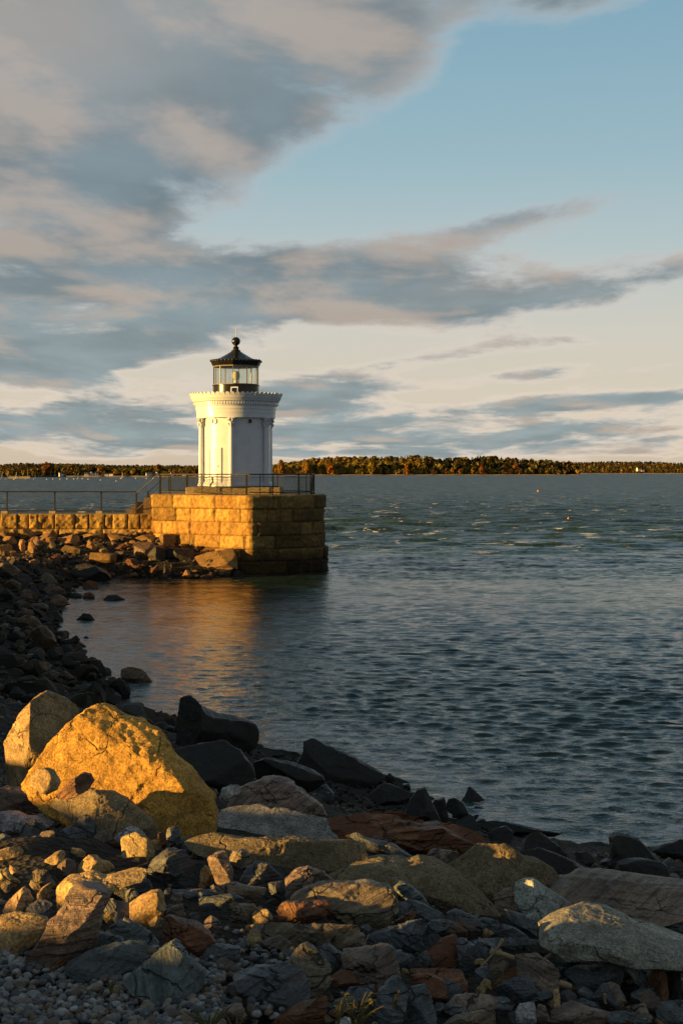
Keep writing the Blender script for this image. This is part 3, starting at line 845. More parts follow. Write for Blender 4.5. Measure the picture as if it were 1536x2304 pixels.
# entablature profile
b = MB()
zt = z_ct
H = z_ct - z_fr
b.lathe([(RD, z_fr + 0.002), (2.13, z_fr + 0.002), (2.13, z_fr + .20 * H), (2.15, z_fr + .205 * H), (2.15, z_fr + .38 * H), (2.18, z_fr + .385 * H),
         (2.18, z_fr + .52 * H), (2.22, z_fr + .55 * H), (2.22, z_fr + .565 * H)])
b.build("frieze", WH, lh, 30)
b = MB()
b.lathe([(2.20, z_fr + .72 * H), (2.27, z_fr + .725 * H), (2.34, z_fr + .75 * H), (2.36, z_fr + .80 * H), (2.41, z_fr + .86 * H), (2.46, z_fr + .96 * H), (2.46, z_fr + H), (2.36, z_fr + H), (1.2, z_fr + H - 0.02)])
b.build("cornice", WH, lh, 30)
b = MB()
b.lathe([(2.22, z_fr + .565 * H), (2.22, z_fr + .722 * H)])
nd = 96
for i in range(nd):
    a = 2 * math.pi * i / nd
    b.patch((0, 0, 0), 2.215, 2.31, a - 0.021, a + 0.021, z_fr + .59 * H, z_fr + .715 * H, 1)
b.build("dentil_band", WH, lh)
# leaf cresting round the cornice
b = MB(); ns = 58
for i in range(ns):
    a = 2 * math.pi * i / ns
    cx, cy = math.sin(a), -math.cos(a); tx, ty = math.cos(a), math.sin(a)
    n = 10; vs = []; w = 2.46 * math.pi / ns * 0.93; hh = 0.175
    for r_ in (2.40, 2.485):
        for k in range(n + 1):
            q = math.pi * k / n
            lx, lz = w * math.cos(q), hh * math.sin(q) ** 0.8 - 0.01
            rr = r_ + (0.05 * lz / hh)
            vs.append((cx * rr + tx * lx, cy * rr + ty * lx, z_ct + lz))
    fs = [tuple(range(n, -1, -1)), tuple(range(n + 1, 2 * n + 2))]
    for k in range(n): fs.append((k, k + 1, n + 2 + k, n + 1 + k))
    b.add(vs, fs)
b.build("cresting", WH, lh)
# columns
zc0, zc1, zcap = z0, z_fr, zpx(963)
def fl(r, z, a):
    return r - 0.008 * (0.5 + 0.5 * math.cos(12 * a))
col0 = None
for i in range(6):
    a = R(-63 + 60 * i)
    b = MB()
    b.lathe([(0.19, zc0), (0.19, zc0 + .07), (0.165, zc0 + .10), (0.175, zc0 + .15), (0.15, zc0 + .19), (0.135, zc0 + .22)], n=24)
    b.lathe([(0.135, zc0 + .22), (0.134, zc0 + 1.2), (0.118, zcap)], n=48, mod=fl)
    c = b.build("column", WH, lh, 40)
    c.location = (RC * math.sin(a), -RC * math.cos(a), 0)
    c2 = MB()
    hc = zc1 - zcap
    def leaf(r, z, q):
        f = (z - zcap) / hc
        return r * (1 + (0.16 * math.cos(8 * q + (math.pi if f > 0.5 else 0)) if 0.05 < f < 0.9 else 0))
    c2.lathe([(0.12, zcap), (0.145, zcap + .02), (0.125, zcap + .05), (0.16, zcap + .20 * hc), (0.19, zcap + .36 * hc), (0.215, zcap + .42 * hc), (0.155, zcap + .46 * hc),
              (0.175, zcap + .60 * hc), (0.21, zcap + .74 * hc), (0.245, zcap + .80 * hc), (0.17, zcap + .84 * hc), (0.20, zcap + .88 * hc), (0.20, zcap + hc)], n=48, mod=leaf)
    for q in range(4):
        qa = math.pi / 4 + q * math.pi / 2
        cxx, cyy = 0.235 * math.cos(qa), 0.235 * math.sin(qa)
        c2.tube([(cxx * .75, cyy * .75, zcap + .6 * hc), (cxx, cyy, zcap + .78 * hc), (cxx * 1.06, cyy * 1.06, zcap + .72 * hc)], 0.026, 6)
    c2.box((0, 0, zcap + .95 * hc), (0.44, 0.44, 0.06 * hc))
    c2.build("capital", WH, c, 35)
# portholes between the columns
for i in range(6):
    a = R(-33 + 60 * i)
    if math.cos(a) < -0.3: continue
    b = MB(); zc = zpx(950)
    nrm = Vector((math.sin(a), -math.cos(a), 0)); tg = Vector((math.cos(a), math.sin(a), 0))
    n = 24; vs = []; fs = []
    for rr, dd in ((0.165, 0.0), (0.165, 0.05), (0.12, 0.06), (0.115, 0.01)):
        for k in range(n):
            q = 2 * math.pi * k / n
            p = nrm * (RD + dd) + tg * (rr * math.cos(q)); vs.append((p.x, p.y, zc + rr * math.sin(q)))
    for j in range(3):
        for k in range(n):
            fs.append((j * n + k, j * n + (k + 1) % n, (j + 1) * n + (k + 1) % n, (j + 1) * n + k))
    b.add(vs, fs)
    ph = b.build("porthole", WH, lh, 40)
    b = MB(); b.add([tuple(nrm * (RD + 0.012) + tg * (0.118 * math.cos(2 * math.pi * k / n)) + Vector((0, 0, zc + 0.118 * math.sin(2 * math.pi * k / n)))) for k in range(n)], [tuple(range(n))])
    b.build("pane", M['darkhole'], ph)
# door
zd0, zd1 = z0 + 0.02, zpx(1010)
a0, a1 = R(-44.5), R(-21.5)
b = MB(); b.patch((0, 0, 0), RD - .02, RD + 0.025, a0 + .03, a1 - .03, zd0, zd1 - .05, 8)
for r0, r1 in ((0.15, 0.48), (0.56, 0.93)):
    zz0, zz1 = zd0 + (zd1 - zd0) * r0, zd0 + (zd1 - zd0) * r1
    b.patch((0, 0, 0), RD + .02, RD + 0.037, a0 + .09, a1 - .09, zz0, zz1, 8)
door = b.build("door", WH, lh, 40)
b = MB()
b.patch((0, 0, 0), RD - .01, RD + 0.055, a0 - .028, a0 + .028, zd0 - .02, zd1 + .05, 2)
b.patch((0, 0, 0), RD - .01, RD + 0.055, a1 - .028, a1 + .028, zd0 - .02, zd1 + .05, 2)
b.patch((0, 0, 0), RD - .012, RD + 0.053, a0 + .028, a1 - .028, zd1 - .05, zd1 + .05, 8)
b.build("door_frame", WH, door)
hb = MB(); ha = a1 - 0.075
p = Vector((math.sin(ha), -math.cos(ha), 0)) * (RD + 0.06)
hb.tube([(p.x, p.y, zd0 + .98), (p.x * 1.012, p.y * 1.012, zd0 + 1.0), (p.x, p.y, zd0 + 1.1)], 0.016, 6)
hb.build("handle", M['black'], door)
# lantern
NL = 10; la0 = R(-3)
zg0, zg1, zgl = z_ct - 0.03, zpx(867), zpx(824)
b = MB(); b.lathe([(1.28, zg0), (1.28, zg0 + .06), (1.25, zg0 + .09), (1.25, zg1 - .05), (1.285, zg1 - .04), (1.285, zg1), (1.1, zg1)], n=96)
b.lathe([(0, zg1 - 0.01), (1.2, zg1 - 0.01)], n=48)
b.build("gallery_wall", BK, lh, 40)
RL = 1.22
for i in range(NL):
    a = la0 + 2 * math.pi * i / NL
    b = MB(); b.box((0, 0, (zg1 + zgl) / 2), (0.035, 0.05, zgl - zg1), rz=a)
    o = b.build("mullion", M['trim'], lh); o.location = (RL * math.sin(a), -RL * math.cos(a), 0)
    a2 = la0 + 2 * math.pi * (i + 1) / NL; am = (a + a2) / 2
    b = MB(); hw = RL * math.sin(math.pi / NL)
    b.box((0, 0, (zg1 + zgl) / 2), (2 * hw - 0.055, 0.012, zgl - zg1 - 0.06), rz=am)
    rm = RL * math.cos(math.pi / NL)
    o = b.build("pane", M['glass'], lh); o.location = (rm * math.sin(am), -rm * math.cos(am), 0)
b = MB()
for zz_ in (zg1 + .02, zgl - .03):
    b.lathe([(RL - .05, zz_ - .025), (RL + .04, zz_ - .025), (RL + .04, zz_ + .025), (RL - .05, zz_ + .025), (RL - .05, zz_ - .025)], n=NL * 1,)
o = b.build("sash_ring", M['trim'], lh); o.rotation_euler = (0, 0, la0)
ze, zap = zgl, zpx(790)
b = MB()
b.lathe([(RL - .04, zgl), (1.30, zgl + .005), (1.33, zgl + .10), (1.36, zgl + .15), (1.38, zgl + .22), (1.31, zgl + .25), (1.08, zgl + .33), (0.72, zgl + .53), (0.42, zgl + .70), (0.235, zap), (0, zap + .01)], n=NL)
o = b.build("roof", BK, lh, 20); o.rotation_euler = (0, 0, la0)
b = MB()
for i in range(40):
    a = 2 * math.pi * i / 40
    rr = 1.36 * math.cos(math.pi / NL) / math.cos(((a) % (2 * math.pi / NL)) - math.pi / NL)
    b.lathe([(0, -.05), (.07, -.04), (.085, 0.02), (.06, .075), (0, .095)], c=(rr * math.sin(a), -rr * math.cos(a), zgl + .25), n=8)
o = b.build("roof_cresting", BK, lh, 40); o.rotation_euler = (0, 0, la0)
zbl = zpx(768)
b = MB()
b.lathe([(0.24, zap - .03), (0.25, zap + .03), (0.17, zap + .08), (0.145, zap + .14), (0.17, zap + .20), (0.10, zap + .24), (0.085, zbl - .225), (0.12, zbl - .19)] +
        [(0.235 * math.sin(q), zbl - 0.235 * math.cos(q)) for q in np.linspace(0.55, math.pi, 14)], n=32)
b.build("ball_finial", BK, lh, 40)
b = MB(); b.tube([(0, 0, zbl + .2), (0, 0, zpx(748)), (0, 0, zpx(731))], [0.03, 0.02, 0.006], 8)
b.build("lightning_rod", M['brass'], lh)
b = MB(); b.lathe([(0, zg1), (0.12, zg1), (0.12, zg1 + .25), (.10, zg1 + .3), (0.19, zg1 + .33), (0.22, zg1 + .5), (0.19, zg1 + .7), (0.10, zg1 + .76), (0, zg1 + .78)], n=24)
b.build("lens", M['sail'], lh, 40)
# small solar panel on the gallery
sp = empty("solar_panel", (CXT + 0.02, YT - 1.60, ZP + z_ct))
tag(sp, "small tilted solar panel with white frame on the lighthouse gallery", "solar panel")
b = MB(); b.box((0, 0, 0.22), (0.40, 0.03, 0.52), rz=R(-12), rx=R(-14)); b.build("frame", WH, sp)
b = MB(); b.box((0.0, -0.022, 0.22), (0.28, 0.012, 0.40), rz=R(-12), rx=R(-14)); b.build("cells", M['panel'], sp)
b = MB(); b.tube([(0, 0.05, 0.3), (0, 0.25, -0.02)], 0.015, 6); b.build("strut", BK, sp)

ROCKS = """
R1|g|0,1679 24,1642 44,1606 81,1566 99,1559 129,1570 161,1586 176,1602 160,1640 150,1700 97,1750 53,1760 16,1750 -20,1735 -22,1700|leaning granite boulder with one sunlit edge beside the golden boulder|F
R2|g|50,1759 81,1715 101,1675 137,1642 161,1622 190,1598 218,1591 242,1598 266,1614 283,1622 311,1624 335,1642 359,1650 375,1675 396,1707 424,1727 456,1755 480,1775 494,1808 489,1848 482,1872 436,1880 400,1874 363,1860 283,1850 202,1835 120,1805|largest boulder, golden sunlit granite with a broken lower ledge|H
R3|y|62,1763 66,1745 84,1732 104,1729 121,1736 137,1757 133,1771 109,1779 92,1776|round pale stone leaning on the golden boulder's lower left foot
R4|r|125,1786 141,1773 156,1759 184,1741 203,1745 211,1759 195,1776 160,1788 137,1790|pointed rust stone casting its shadow on the golden boulder
R5|b|-14,1779 12,1773 29,1777 53,1777 68,1786 86,1792 102,1804 105,1822 94,1833 74,1835 41,1828 -14,1826
R6|G|-16,1829 12,1824 39,1826 64,1837 92,1839 125,1845 117,1857 94,1860 59,1862 20,1864 -16,1858
R7|b|127,1826 156,1802 186,1789 211,1792 229,1814 242,1837 244,1860 230,1866 207,1856 176,1842 148,1838
R8|g|84,1794 125,1792 156,1784 203,1777 234,1782 266,1790 293,1806 330,1830 355,1850 363,1872 350,1890 300,1890 260,1880 220,1862 150,1834 100,1814|long mossy granite boulder sloping along the golden boulder's foot|F
R9|s|148,1852 170,1829 186,1829 205,1845 221,1866 232,1890 215,1896 188,1888 152,1876
R10|s|41,1888 49,1864 59,1851 76,1845 94,1855 113,1868 105,1884 82,1894 55,1897
R11|b|84,1886 94,1874 109,1871 127,1872 130,1896 125,1911 109,1919 86,1919
R12|b|35,1904 59,1890 82,1880 85,1902 78,1912 45,1912
R13|s|-16,1880 12,1876 33,1892 31,1909 12,1917 -16,1917
R14|y|-14,1917 20,1908 49,1906 52,1920 47,1935 40,1946 20,1944 -14,1942
R15|b|43,1927 51,1910 78,1908 80,1933 70,1939 49,1939
R16|y|94,1950 102,1935 121,1921 137,1915 145,1919 145,1937 137,1947 111,1959 96,1957
R17|b|117,1954 148,1935 174,1941 172,1964 156,1970 121,1966
R18|y|156,1927 162,1909 182,1911 197,1921 188,1933 168,1940
R19|b|160,1904 162,1889 180,1892 195,1896 199,1911 176,1908
R20|s|129,1888 137,1872 152,1861 168,1861 188,1868 197,1888 188,1898 137,1896
R21|y|168,1967 176,1949 189,1932 199,1924 213,1926 229,1938 246,1941 260,1953 242,1967 219,1973 195,1968 176,1973|rough yellow textured stone behind the upright brown oval stone
R22|y|120,2003 135,1986 148,1977 176,1973 205,1963 234,1973 273,1967 305,1959 330,1962 330,1978 293,1988 240,2000 180,2034 140,2050 121,2045|long yellow slab with the upright brown oval stone standing against it
R23|b|183,2010 186,1979 195,1967 205,1964 217,1971 225,1986 228,2014 222,2024 205,2022 190,2018|smooth dark brown oval stone standing upright on the yellow slab
R24|b|57,2157 66,2141 88,2117 105,2092 117,2072 135,2053 141,2033 148,2014 166,2004 186,2002 211,2008 230,2016 242,2024 236,2041 228,2057 229,2086 219,2106 205,2125 188,2141 165,2156 140,2168 110,2182 75,2177|rough brown boulder tilted above the pebbles with flecked gold top
R25|y|-40,2075 -8,2065 20,2059 49,2063 78,2065 102,2072 109,2082 98,2106 82,2117 63,2131 39,2149 20,2147 -8,2145 -40,2140|grey-topped boulder with golden end at the pebble patch edge|F
R26|y|0,2055 16,2031 35,2012 51,1998 64,2006 76,2025 62,2058 29,2060
R27|s|59,2043 84,2029 117,2018 119,2037 113,2064 90,2069 70,2060
R28|b|61,1986 68,1967 84,1958 105,1958 125,1965 131,1981 125,1996 102,1996 76,1999
R29|y|-16,1959 14,1955 23,1969 35,1977 49,1984 39,1996 18,1991 -16,1994
R30|y|18,1947 31,1951 45,1961 53,1969 33,1973 20,1961
R31|y|84,2010 94,1998 119,1984 117,2002 98,2025 86,2023
R32|s|227,1998 254,1988 300,1980 332,1978 342,2002 312,2022 254,2024 230,2018
R33|y|268,1888 280,1884 308,1877 333,1886 341,1902 350,1919 334,1939 315,1946 290,1939 274,1922|bright golden knobbly stone in front of the sloping mossy boulder
R34|G|255,1885 272,1872 290,1862 310,1864 328,1878 330,1890 300,1895 262,1900
R35|s|373,1880 376,1866 390,1861 402,1862 405,1880 412,1914 396,1919 378,1908|upright dark stone with golden cap below the golden boulder
R36|r|351,1893 356,1876 370,1870 376,1885 378,1907 360,1905
R37|s|409,1886 430,1886 449,1902 442,1916 418,1923 408,1916
R38|s|320,1947 350,1930 378,1915 402,1916 432,1923 453,1949 460,1963 451,1972 421,1964 392,1974 378,1988 365,1968 330,1963|grey-blue angular rock with pink sunlit crown and white vein
R39|b|465,1935 491,1921 507,1921 514,1940 526,1963 521,1989 491,1993 479,1967
R40|b|514,1935 524,1914 545,1913 559,1921 564,1944 542,1958 524,1963|small brown stone with a hooked golden edge before the log-shaped granite
R41|s|534,1990 552,1961 571,1941 601,1942 622,1961 639,1977 603,1993 561,1997|blue-grey triangular rock before the log-shaped granite
R42|s|381,1996 421,1994 468,2003 514,1998 519,2010 479,2019 444,2021 388,2008
R43|b|482,1998 524,1988 571,1995 603,1996 582,2026 561,2032 514,2020 491,2013
R44|s|603,1989 640,1984 655,1990 640,2006 608,2010
R45|s|444,2024 519,2015 547,2022 514,2045 475,2051 449,2041
R46|y|287,2038 306,2024 336,2008 357,2005 367,2015 369,2033 376,2043 362,2061 332,2078 308,2081 294,2062|golden triangular rock with dark cracked foot
R47|s|210,2027 250,2022 285,2028 300,2040 290,2062 240,2073 215,2053
R48|b|374,2055 390,2040 411,2035 418,2071 402,2079 378,2069
R49|r|368,2085 372,2070 382,2068 410,2077 447,2089 471,2106 485,2122 491,2141 478,2155 424,2163 405,2140 377,2142 363,2120|tapered rusty-edged rock with black underside behind the grey pyramid stone
R50|s|151,2170 190,2150 237,2139 288,2126 339,2126 352,2143 325,2169 281,2197 203,2212 190,2204 165,2189|flat striped grey slab lying on the pebbles beside the grey pyramid stone
R51|s|281,2202 302,2188 337,2164 363,2143 387,2131 401,2141 419,2162 443,2181 464,2197 459,2220 424,2228 401,2244 382,2258 363,2254 337,2229 307,2216|grey pyramid stone with rust-red edges resting on pebbles
R52|s|245,2090 262,2080 283,2068 312,2082 337,2099 356,2117 354,2136 325,2133 260,2124
R53|s|190,2135 220,2102 271,2112 284,2126 240,2142 205,2152
R54|r|113,2172 149,2153 139,2180 118,2185
R55|y|566,2057 578,2046 603,2048 615,2065 596,2085 571,2081|golden knob-like stone beside the layered gold-ended slab
R56|r|619,2055 624,2037 638,2028 677,2032 733,2032 751,2041 744,2065 709,2074 656,2074|layered slab with sunlit gold end lying on a brown block
R57|b|554,2082 571,2078 649,2075 726,2075 796,2075 809,2097 803,2120 761,2128 726,2114 680,2121 649,2142 596,2132|long dark brown block carrying the layered gold-ended slab
R58|b|654,2023 677,2005 719,1995 796,1993 821,1990 842,1993 877,1998 890,2020 891,2041 867,2074 832,2079 789,2066 747,2045 656,2034|large grey-brown rock with gold lit patches along its crest
R59|b|642,1981 666,1960 691,1956 726,1967 747,1984 719,1998 677,2012 652,2029 643,2007
R60|g|733,1974 789,1949 845,1942 880,1944 916,1949 944,1941 985,1946 1010,1960 1060,1990 1110,2030 1135,2055 1140,2087 1100,2094 1010,2074 960,2054 900,2024 850,2004 780,1999|long twin-humped mossy granite boulder in the middle of the rocks
R61|s|886,1999 901,1986 917,1992 947,2013 978,2047 959,2041 922,2025 892,2012
R62|s|899,2036 913,2024 934,2030 963,2042 997,2053 1003,2069 984,2070 940,2058 903,2050
R63|r|884,2074 922,2051 936,2051 938,2063 905,2078 886,2087
R64|s|820,2112 870,2095 915,2080 947,2069 961,2080 962,2095 945,2110 952,2127 920,2143 870,2138 830,2128|blue-grey slate with flat striped top below the gold-crested rock
R65|s|1005,2059 1026,2051 1057,2059 1082,2074 1088,2088 1080,2103 1051,2107 1013,2087
R66|b|997,2069 1026,2067 1049,2078 1052,2109 1005,2115 980,2101 963,2083
R67|g|1005,1954 1042,1929 1085,1907 1118,1900 1139,1903 1175,1932 1212,1940 1248,1958 1266,1976 1259,1996 1212,1994 1183,2005 1143,2001 1099,2023 1052,1991|tan dome-shaped boulder with a rusty vertical streak
R68|b|1099,2021 1154,1997 1161,2043 1132,2051
R69|G|1157,2012 1161,1994 1183,1983 1201,1981 1226,1997 1270,2026 1309,2052 1298,2066 1233,2077 1215,2085 1183,2063 1165,2045|pale speckled granite pyramid in front of the tan dome boulder
R70|b|1230,1999 1280,1997 1320,1983 1364,1983 1414,1988 1487,1997 1560,2003 1590,2020 1580,2045 1487,2063 1436,2085 1378,2067 1306,2056 1270,2030|wide brown flat-topped boulder reaching the right frame edge|F
R71|g|1440,2083 1487,2063 1523,2041 1560,2037 1600,2050 1595,2095 1505,2088 1465,2095
R72|G|1208,2112 1219,2084 1248,2070 1298,2059 1327,2054 1371,2066 1422,2084 1450,2102 1545,2125 1600,2140 1600,2180 1523,2177 1479,2163 1432,2137 1378,2130 1306,2121 1241,2128|longest pale granite slab slanting out of the right frame edge|F
R73|b|1270,2126 1291,2099 1320,2090 1346,2099 1356,2124 1378,2148 1364,2167 1324,2156 1298,2142
R74|b|1161,2151 1175,2131 1197,2128 1219,2153 1248,2171 1259,2202 1241,2239 1197,2247 1161,2219|large mauve-grey angular stone with the driftwood stick against it
R75|r|1105,2217 1132,2186 1179,2178 1190,2200 1170,2217 1120,2228
R76|r|1181,2165 1186,2158 1200,2158 1197,2195 1183,2210
R77|s|1096,2238 1132,2211 1175,2204 1197,2211 1215,2246 1183,2261 1110,2254
R78|s|1266,2186 1300,2180 1328,2184 1361,2182 1365,2168 1382,2163 1407,2173 1409,2191 1405,2212 1384,2222 1342,2231 1300,2213|blue-grey slate slab with humped end before the longest pale slab
R79|s|1300,2156 1317,2152 1338,2161 1361,2173 1356,2184 1310,2182
R80|s|1242,2149 1256,2126 1273,2133 1296,2156 1300,2179 1261,2185
R81|G|1377,2158 1389,2151 1407,2156 1433,2177 1458,2198 1456,2227 1435,2210 1412,2183|thin pale flat slab leaning below the longest pale slab
R82|r|1458,2212 1463,2187 1474,2173 1491,2177 1500,2200 1504,2240 1491,2254 1470,2241|upright rust-orange stone near the right frame edge
R83|d|1497,2198 1504,2170 1518,2166 1530,2177 1534,2210 1530,2253 1509,2254 1502,2231
R84|b|1333,2235 1351,2221 1375,2216 1396,2224 1398,2242 1412,2253 1389,2264 1342,2250
R85|b|1238,2274 1291,2258 1328,2270 1372,2281 1360,2302 1290,2312 1235,2304
R86|s|1294,2258 1310,2247 1342,2261 1375,2281 1328,2277
R87|s|1354,2286 1389,2280 1447,2284 1470,2298 1447,2316 1377,2309
R88|b|1389,2279 1412,2263 1449,2258 1458,2279 1472,2291 1435,2289
R89|s|1474,2277 1486,2261 1536,2258 1570,2265 1570,2297 1504,2302 1481,2294
R90|b|1433,2247 1449,2231 1467,2242 1486,2258 1472,2280 1447,2259
R91|y|1243,2268 1245,2231 1254,2226 1260,2233 1259,2259
R92|s|1259,2230 1282,2228 1298,2242 1291,2259 1261,2259
R93|s|1294,2233 1310,2221 1328,2228 1342,2249 1314,2250
R94|G|1150,2292 1170,2262 1203,2258 1206,2294 1180,2306
R95|b|1203,2258 1226,2265 1236,2292 1210,2300
R96|r|957,2140 984,2124 1013,2111 1026,2107 1034,2122 1034,2153 1022,2171 997,2175 980,2166|crumbly rust-orange rock beside a grey upright prism
R97|s|1024,2109 1030,2107 1047,2113 1072,2130 1063,2170 1053,2191 1034,2189 1030,2150
R98|s|1049,2118 1120,2111 1200,2115 1250,2128 1240,2142 1130,2128 1067,2131
R99|r|922,2182 963,2174 1005,2180 1034,2184 1053,2211 1026,2208 974,2198 928,2193|long rust-brown bar stone lying below the crumbly rust rock
R100|s|888,2149 907,2140 928,2149 945,2168 926,2181 901,2166
R101|s|938,2155 959,2140 970,2161 957,2173
R102|r|905,2227 925,2200 960,2195 1000,2212 1004,2242 975,2248 938,2241|olive and bright rust split rock near the bottom edge
R103|s|915,2247 928,2226 958,2222 972,2250 982,2288 965,2314 915,2314 905,2283
R104|s|850,2238 880,2210 905,2205 920,2230 910,2273 895,2314 850,2314 840,2283|grey slab standing by the yellowing weeds
R105|s|970,2204 1010,2205 1035,2220 1040,2242 1005,2248
R106|b|988,2255 1026,2240 1088,2238 1120,2251 1115,2268 1076,2279 1026,2284 993,2272
R107|b|990,2310 1026,2288 1067,2276 1111,2270 1115,2314 1050,2324
R108|b|1101,2215 1103,2149 1115,2136 1130,2143 1145,2168 1143,2182 1113,2208|pointed prism stone with the thin twig crossing its tip
R109|b|637,2184 657,2160 678,2135 690,2131 711,2141 735,2162 754,2189 737,2216 698,2236 694,2189 674,2183|grey peaked rock with dark side facing the yellowing weeds
R110|s|715,2138 741,2129 766,2148 772,2176 756,2192 737,2177
R111|b|772,2173 772,2146 815,2144 846,2139 873,2136 887,2144 893,2174 899,2199 854,2217 819,2229 795,2205|brown blocky rock with black right face
R112|s|526,2201 568,2188 638,2181 687,2181 696,2216 694,2254 677,2263 621,2256 610,2270 550,2259 536,2230|layered grey block with rust-red underside near the bottom edge
R113|b|678,2125 680,2109 692,2104 707,2111 717,2129 705,2139 684,2134
R114|y|645,2139 657,2129 668,2137 664,2148 649,2148
R115|r|610,2300 659,2271 709,2252 737,2236 746,2242 735,2260 725,2314 620,2318
R116|s|768,2244 788,2225 811,2223 842,2221 834,2242 795,2259 776,2261
R117|G|754,2300 776,2291 815,2303 815,2319 754,2319
R118|s|809,2111 811,2086 826,2080 840,2094 824,2113
R119|s|743,2074 748,2052 768,2050 795,2066 807,2076 776,2078
R120|G|486,1850 492,1828 532,1818 566,1814 584,1817 610,1826 668,1821 701,1826 735,1831 740,1849 759,1873 782,1890 740,1900 660,1897 560,1896 500,1886|pale grey granite ledge with dark hollow underneath
R121|g|400,1895 408,1874 459,1878 533,1890 595,1888 673,1890 740,1898 791,1894 822,1902 838,1947 791,1951 732,1971 673,1968 634,1976 556,1945 451,1917|log-shaped mossy granite boulder lying below the pale ledge
R122|s|775,1884 795,1874 822,1890 884,1902 920,1921 955,1943 908,1947 849,1927 814,1900
R123|b|490,1826 496,1808 524,1776 558,1769 589,1758 608,1753 631,1757 652,1763 668,1776 686,1787 720,1805 735,1826 699,1833 662,1833 610,1836 566,1828 501,1830|brown mossy boulder right of the golden boulder, behind the pale ledge
R124|r|735,1830 760,1818 790,1812 840,1832 879,1836 913,1852 944,1859 986,1856 1007,1869 1043,1885 1074,1898 1090,1908 1074,1923 1043,1921 970,1918 955,1931 900,1909 840,1894 770,1884 742,1854|long rust-red ledge of rock running down toward the water
R125|G|492,1795 500,1775 520,1766 541,1765 540,1784 520,1794 500,1804
R126|d|393,1640 398,1612 399,1589 404,1572 427,1565 443,1577 462,1597 486,1609 517,1614 556,1622 580,1632 595,1655 599,1667 584,1679 537,1682 478,1702 400,1694|black horned rock jutting into the golden reflection|F
R127|d|385,1725 392,1690 440,1680 500,1672 540,1692 563,1717 580,1742 540,1763 450,1774 400,1756
R128|s|466,1720 490,1712 525,1726 580,1757 540,1773 478,1763
R129|d|568,1716 595,1704 634,1714 681,1728 728,1745 736,1767 705,1787 642,1783 576,1756
R130|d|668,1718 679,1695 685,1661 697,1661 732,1679 752,1685 791,1702 830,1722 865,1737 849,1751 791,1761 728,1760 700,1738|dark pointed rock sloping into the water's edge
R131|s|709,1776 732,1765 755,1788 724,1803
R132|d|862,1751 877,1739 894,1755 875,1760
R133|d|824,1792 861,1763 888,1769 923,1784 920,1806 865,1811
R134|d|908,1835 921,1802 939,1781 957,1776 970,1799 990,1840 1010,1863 960,1853
R135|d|970,1801 1000,1796 1012,1848 985,1853
R136|d|999,1819 1009,1799 1022,1796 1041,1804 1054,1830 1038,1840 1017,1832
R137|d|1017,1869 1028,1846 1041,1835 1054,1830 1069,1846 1074,1867 1103,1902 1074,1896 1033,1875
R138|d|1030,1801 1046,1791 1056,1773 1069,1781 1090,1799 1106,1809 1090,1814 1048,1810|black pyramid rock standing in the shallows
R139|d|1056,1824 1069,1814 1095,1820 1080,1828
R140|d|1077,1858 1077,1843 1116,1846 1152,1854 1205,1864 1290,1878 1200,1882 1100,1871|long low black ledge awash at the water's edge
R141|d|1093,1879 1116,1864 1139,1860 1152,1872 1165,1895 1139,1902 1106,1898
R142|d|1172,1905 1186,1885 1208,1871 1226,1882 1255,1903 1291,1929 1280,1942 1197,1921
R143|d|1168,1920 1215,1914 1270,1932 1313,1954 1346,1968 1342,1985 1280,2001 1250,1990 1200,1955
R144|d|1291,1920 1320,1918 1342,1932 1335,1956 1298,1943
R145|d|1371,1949 1373,1885 1385,1878 1414,1882 1440,1892 1458,1911 1487,1936 1479,1952 1432,1961|big black block-topped rock at the right water's edge
R146|d|1378,1970 1389,1940 1432,1936 1487,1943 1501,1950 1512,1999 1414,1992 1378,1986
R147|d|1465,1913 1498,1900 1536,1889 1580,1889 1590,1936 1505,1936
R148|d|1346,1978 1356,1958 1367,1950 1378,1985 1360,1988
R149|b|957,1929 975,1914 1007,1914 1046,1921 1010,1942 996,1956 970,1948
R150|s|1132,2050 1175,2059 1204,2077 1212,2108 1183,2091 1146,2087
R151|s|1088,2087 1130,2080 1160,2090 1205,2114 1150,2115 1100,2108
L1|b|62,1426 71,1420 90,1409 102,1411 117,1428 129,1445 137,1461 117,1465 83,1464 69,1454|largest brown boulder on the shaded left shore
L2|b|33,1413 42,1392 60,1384 79,1388 96,1407 71,1422 58,1420
L3|b|258,1526 272,1508 290,1501 312,1501 325,1512 343,1532 322,1542 285,1540|rounded brown rock alone in the calm water
L4|d|252,1551 262,1543 276,1553 262,1555
L5|d|181,1570 208,1549 217,1548 227,1563 231,1578 208,1581
L6|s|75,1474 87,1455 94,1456 106,1476 100,1485
L7|s|-15,1502 -15,1486 17,1486 33,1501 12,1507
L8|b|77,1507 92,1488 104,1490 117,1499 112,1507 87,1515
L9|s|44,1499 54,1484 71,1499 62,1507
L10|s|81,1524 112,1507 137,1515 125,1528 104,1528
L11|b|135,1517 146,1509 165,1522 171,1536 150,1528
L12|b|44,1547 48,1533 73,1535 100,1547 117,1555 90,1559 54,1557
L13|d|117,1555 146,1553 163,1565 142,1568
L14|b|158,1551 173,1540 187,1549 177,1555
L15|y|242,1565 250,1561 258,1572 247,1574
L16|d|255,1592 262,1582 280,1580 296,1592 318,1605 290,1608
L17|d|160,1464 181,1455 196,1466 183,1469
L18|b|165,1450 179,1443 196,1455 177,1456
L19|d|183,1437 194,1430 206,1438 190,1440
L20|d|133,1451 142,1440 158,1438 170,1430 182,1439 170,1449 150,1457
M1|d|150,1297 150,1280 168,1272 191,1268 215,1274 242,1287 254,1299 234,1307 176,1309|big black rock at the water's edge below the causeway
M2|r|184,1323 187,1313 201,1306 219,1311 223,1323 207,1328 191,1328|orange-topped rock in the water below the causeway
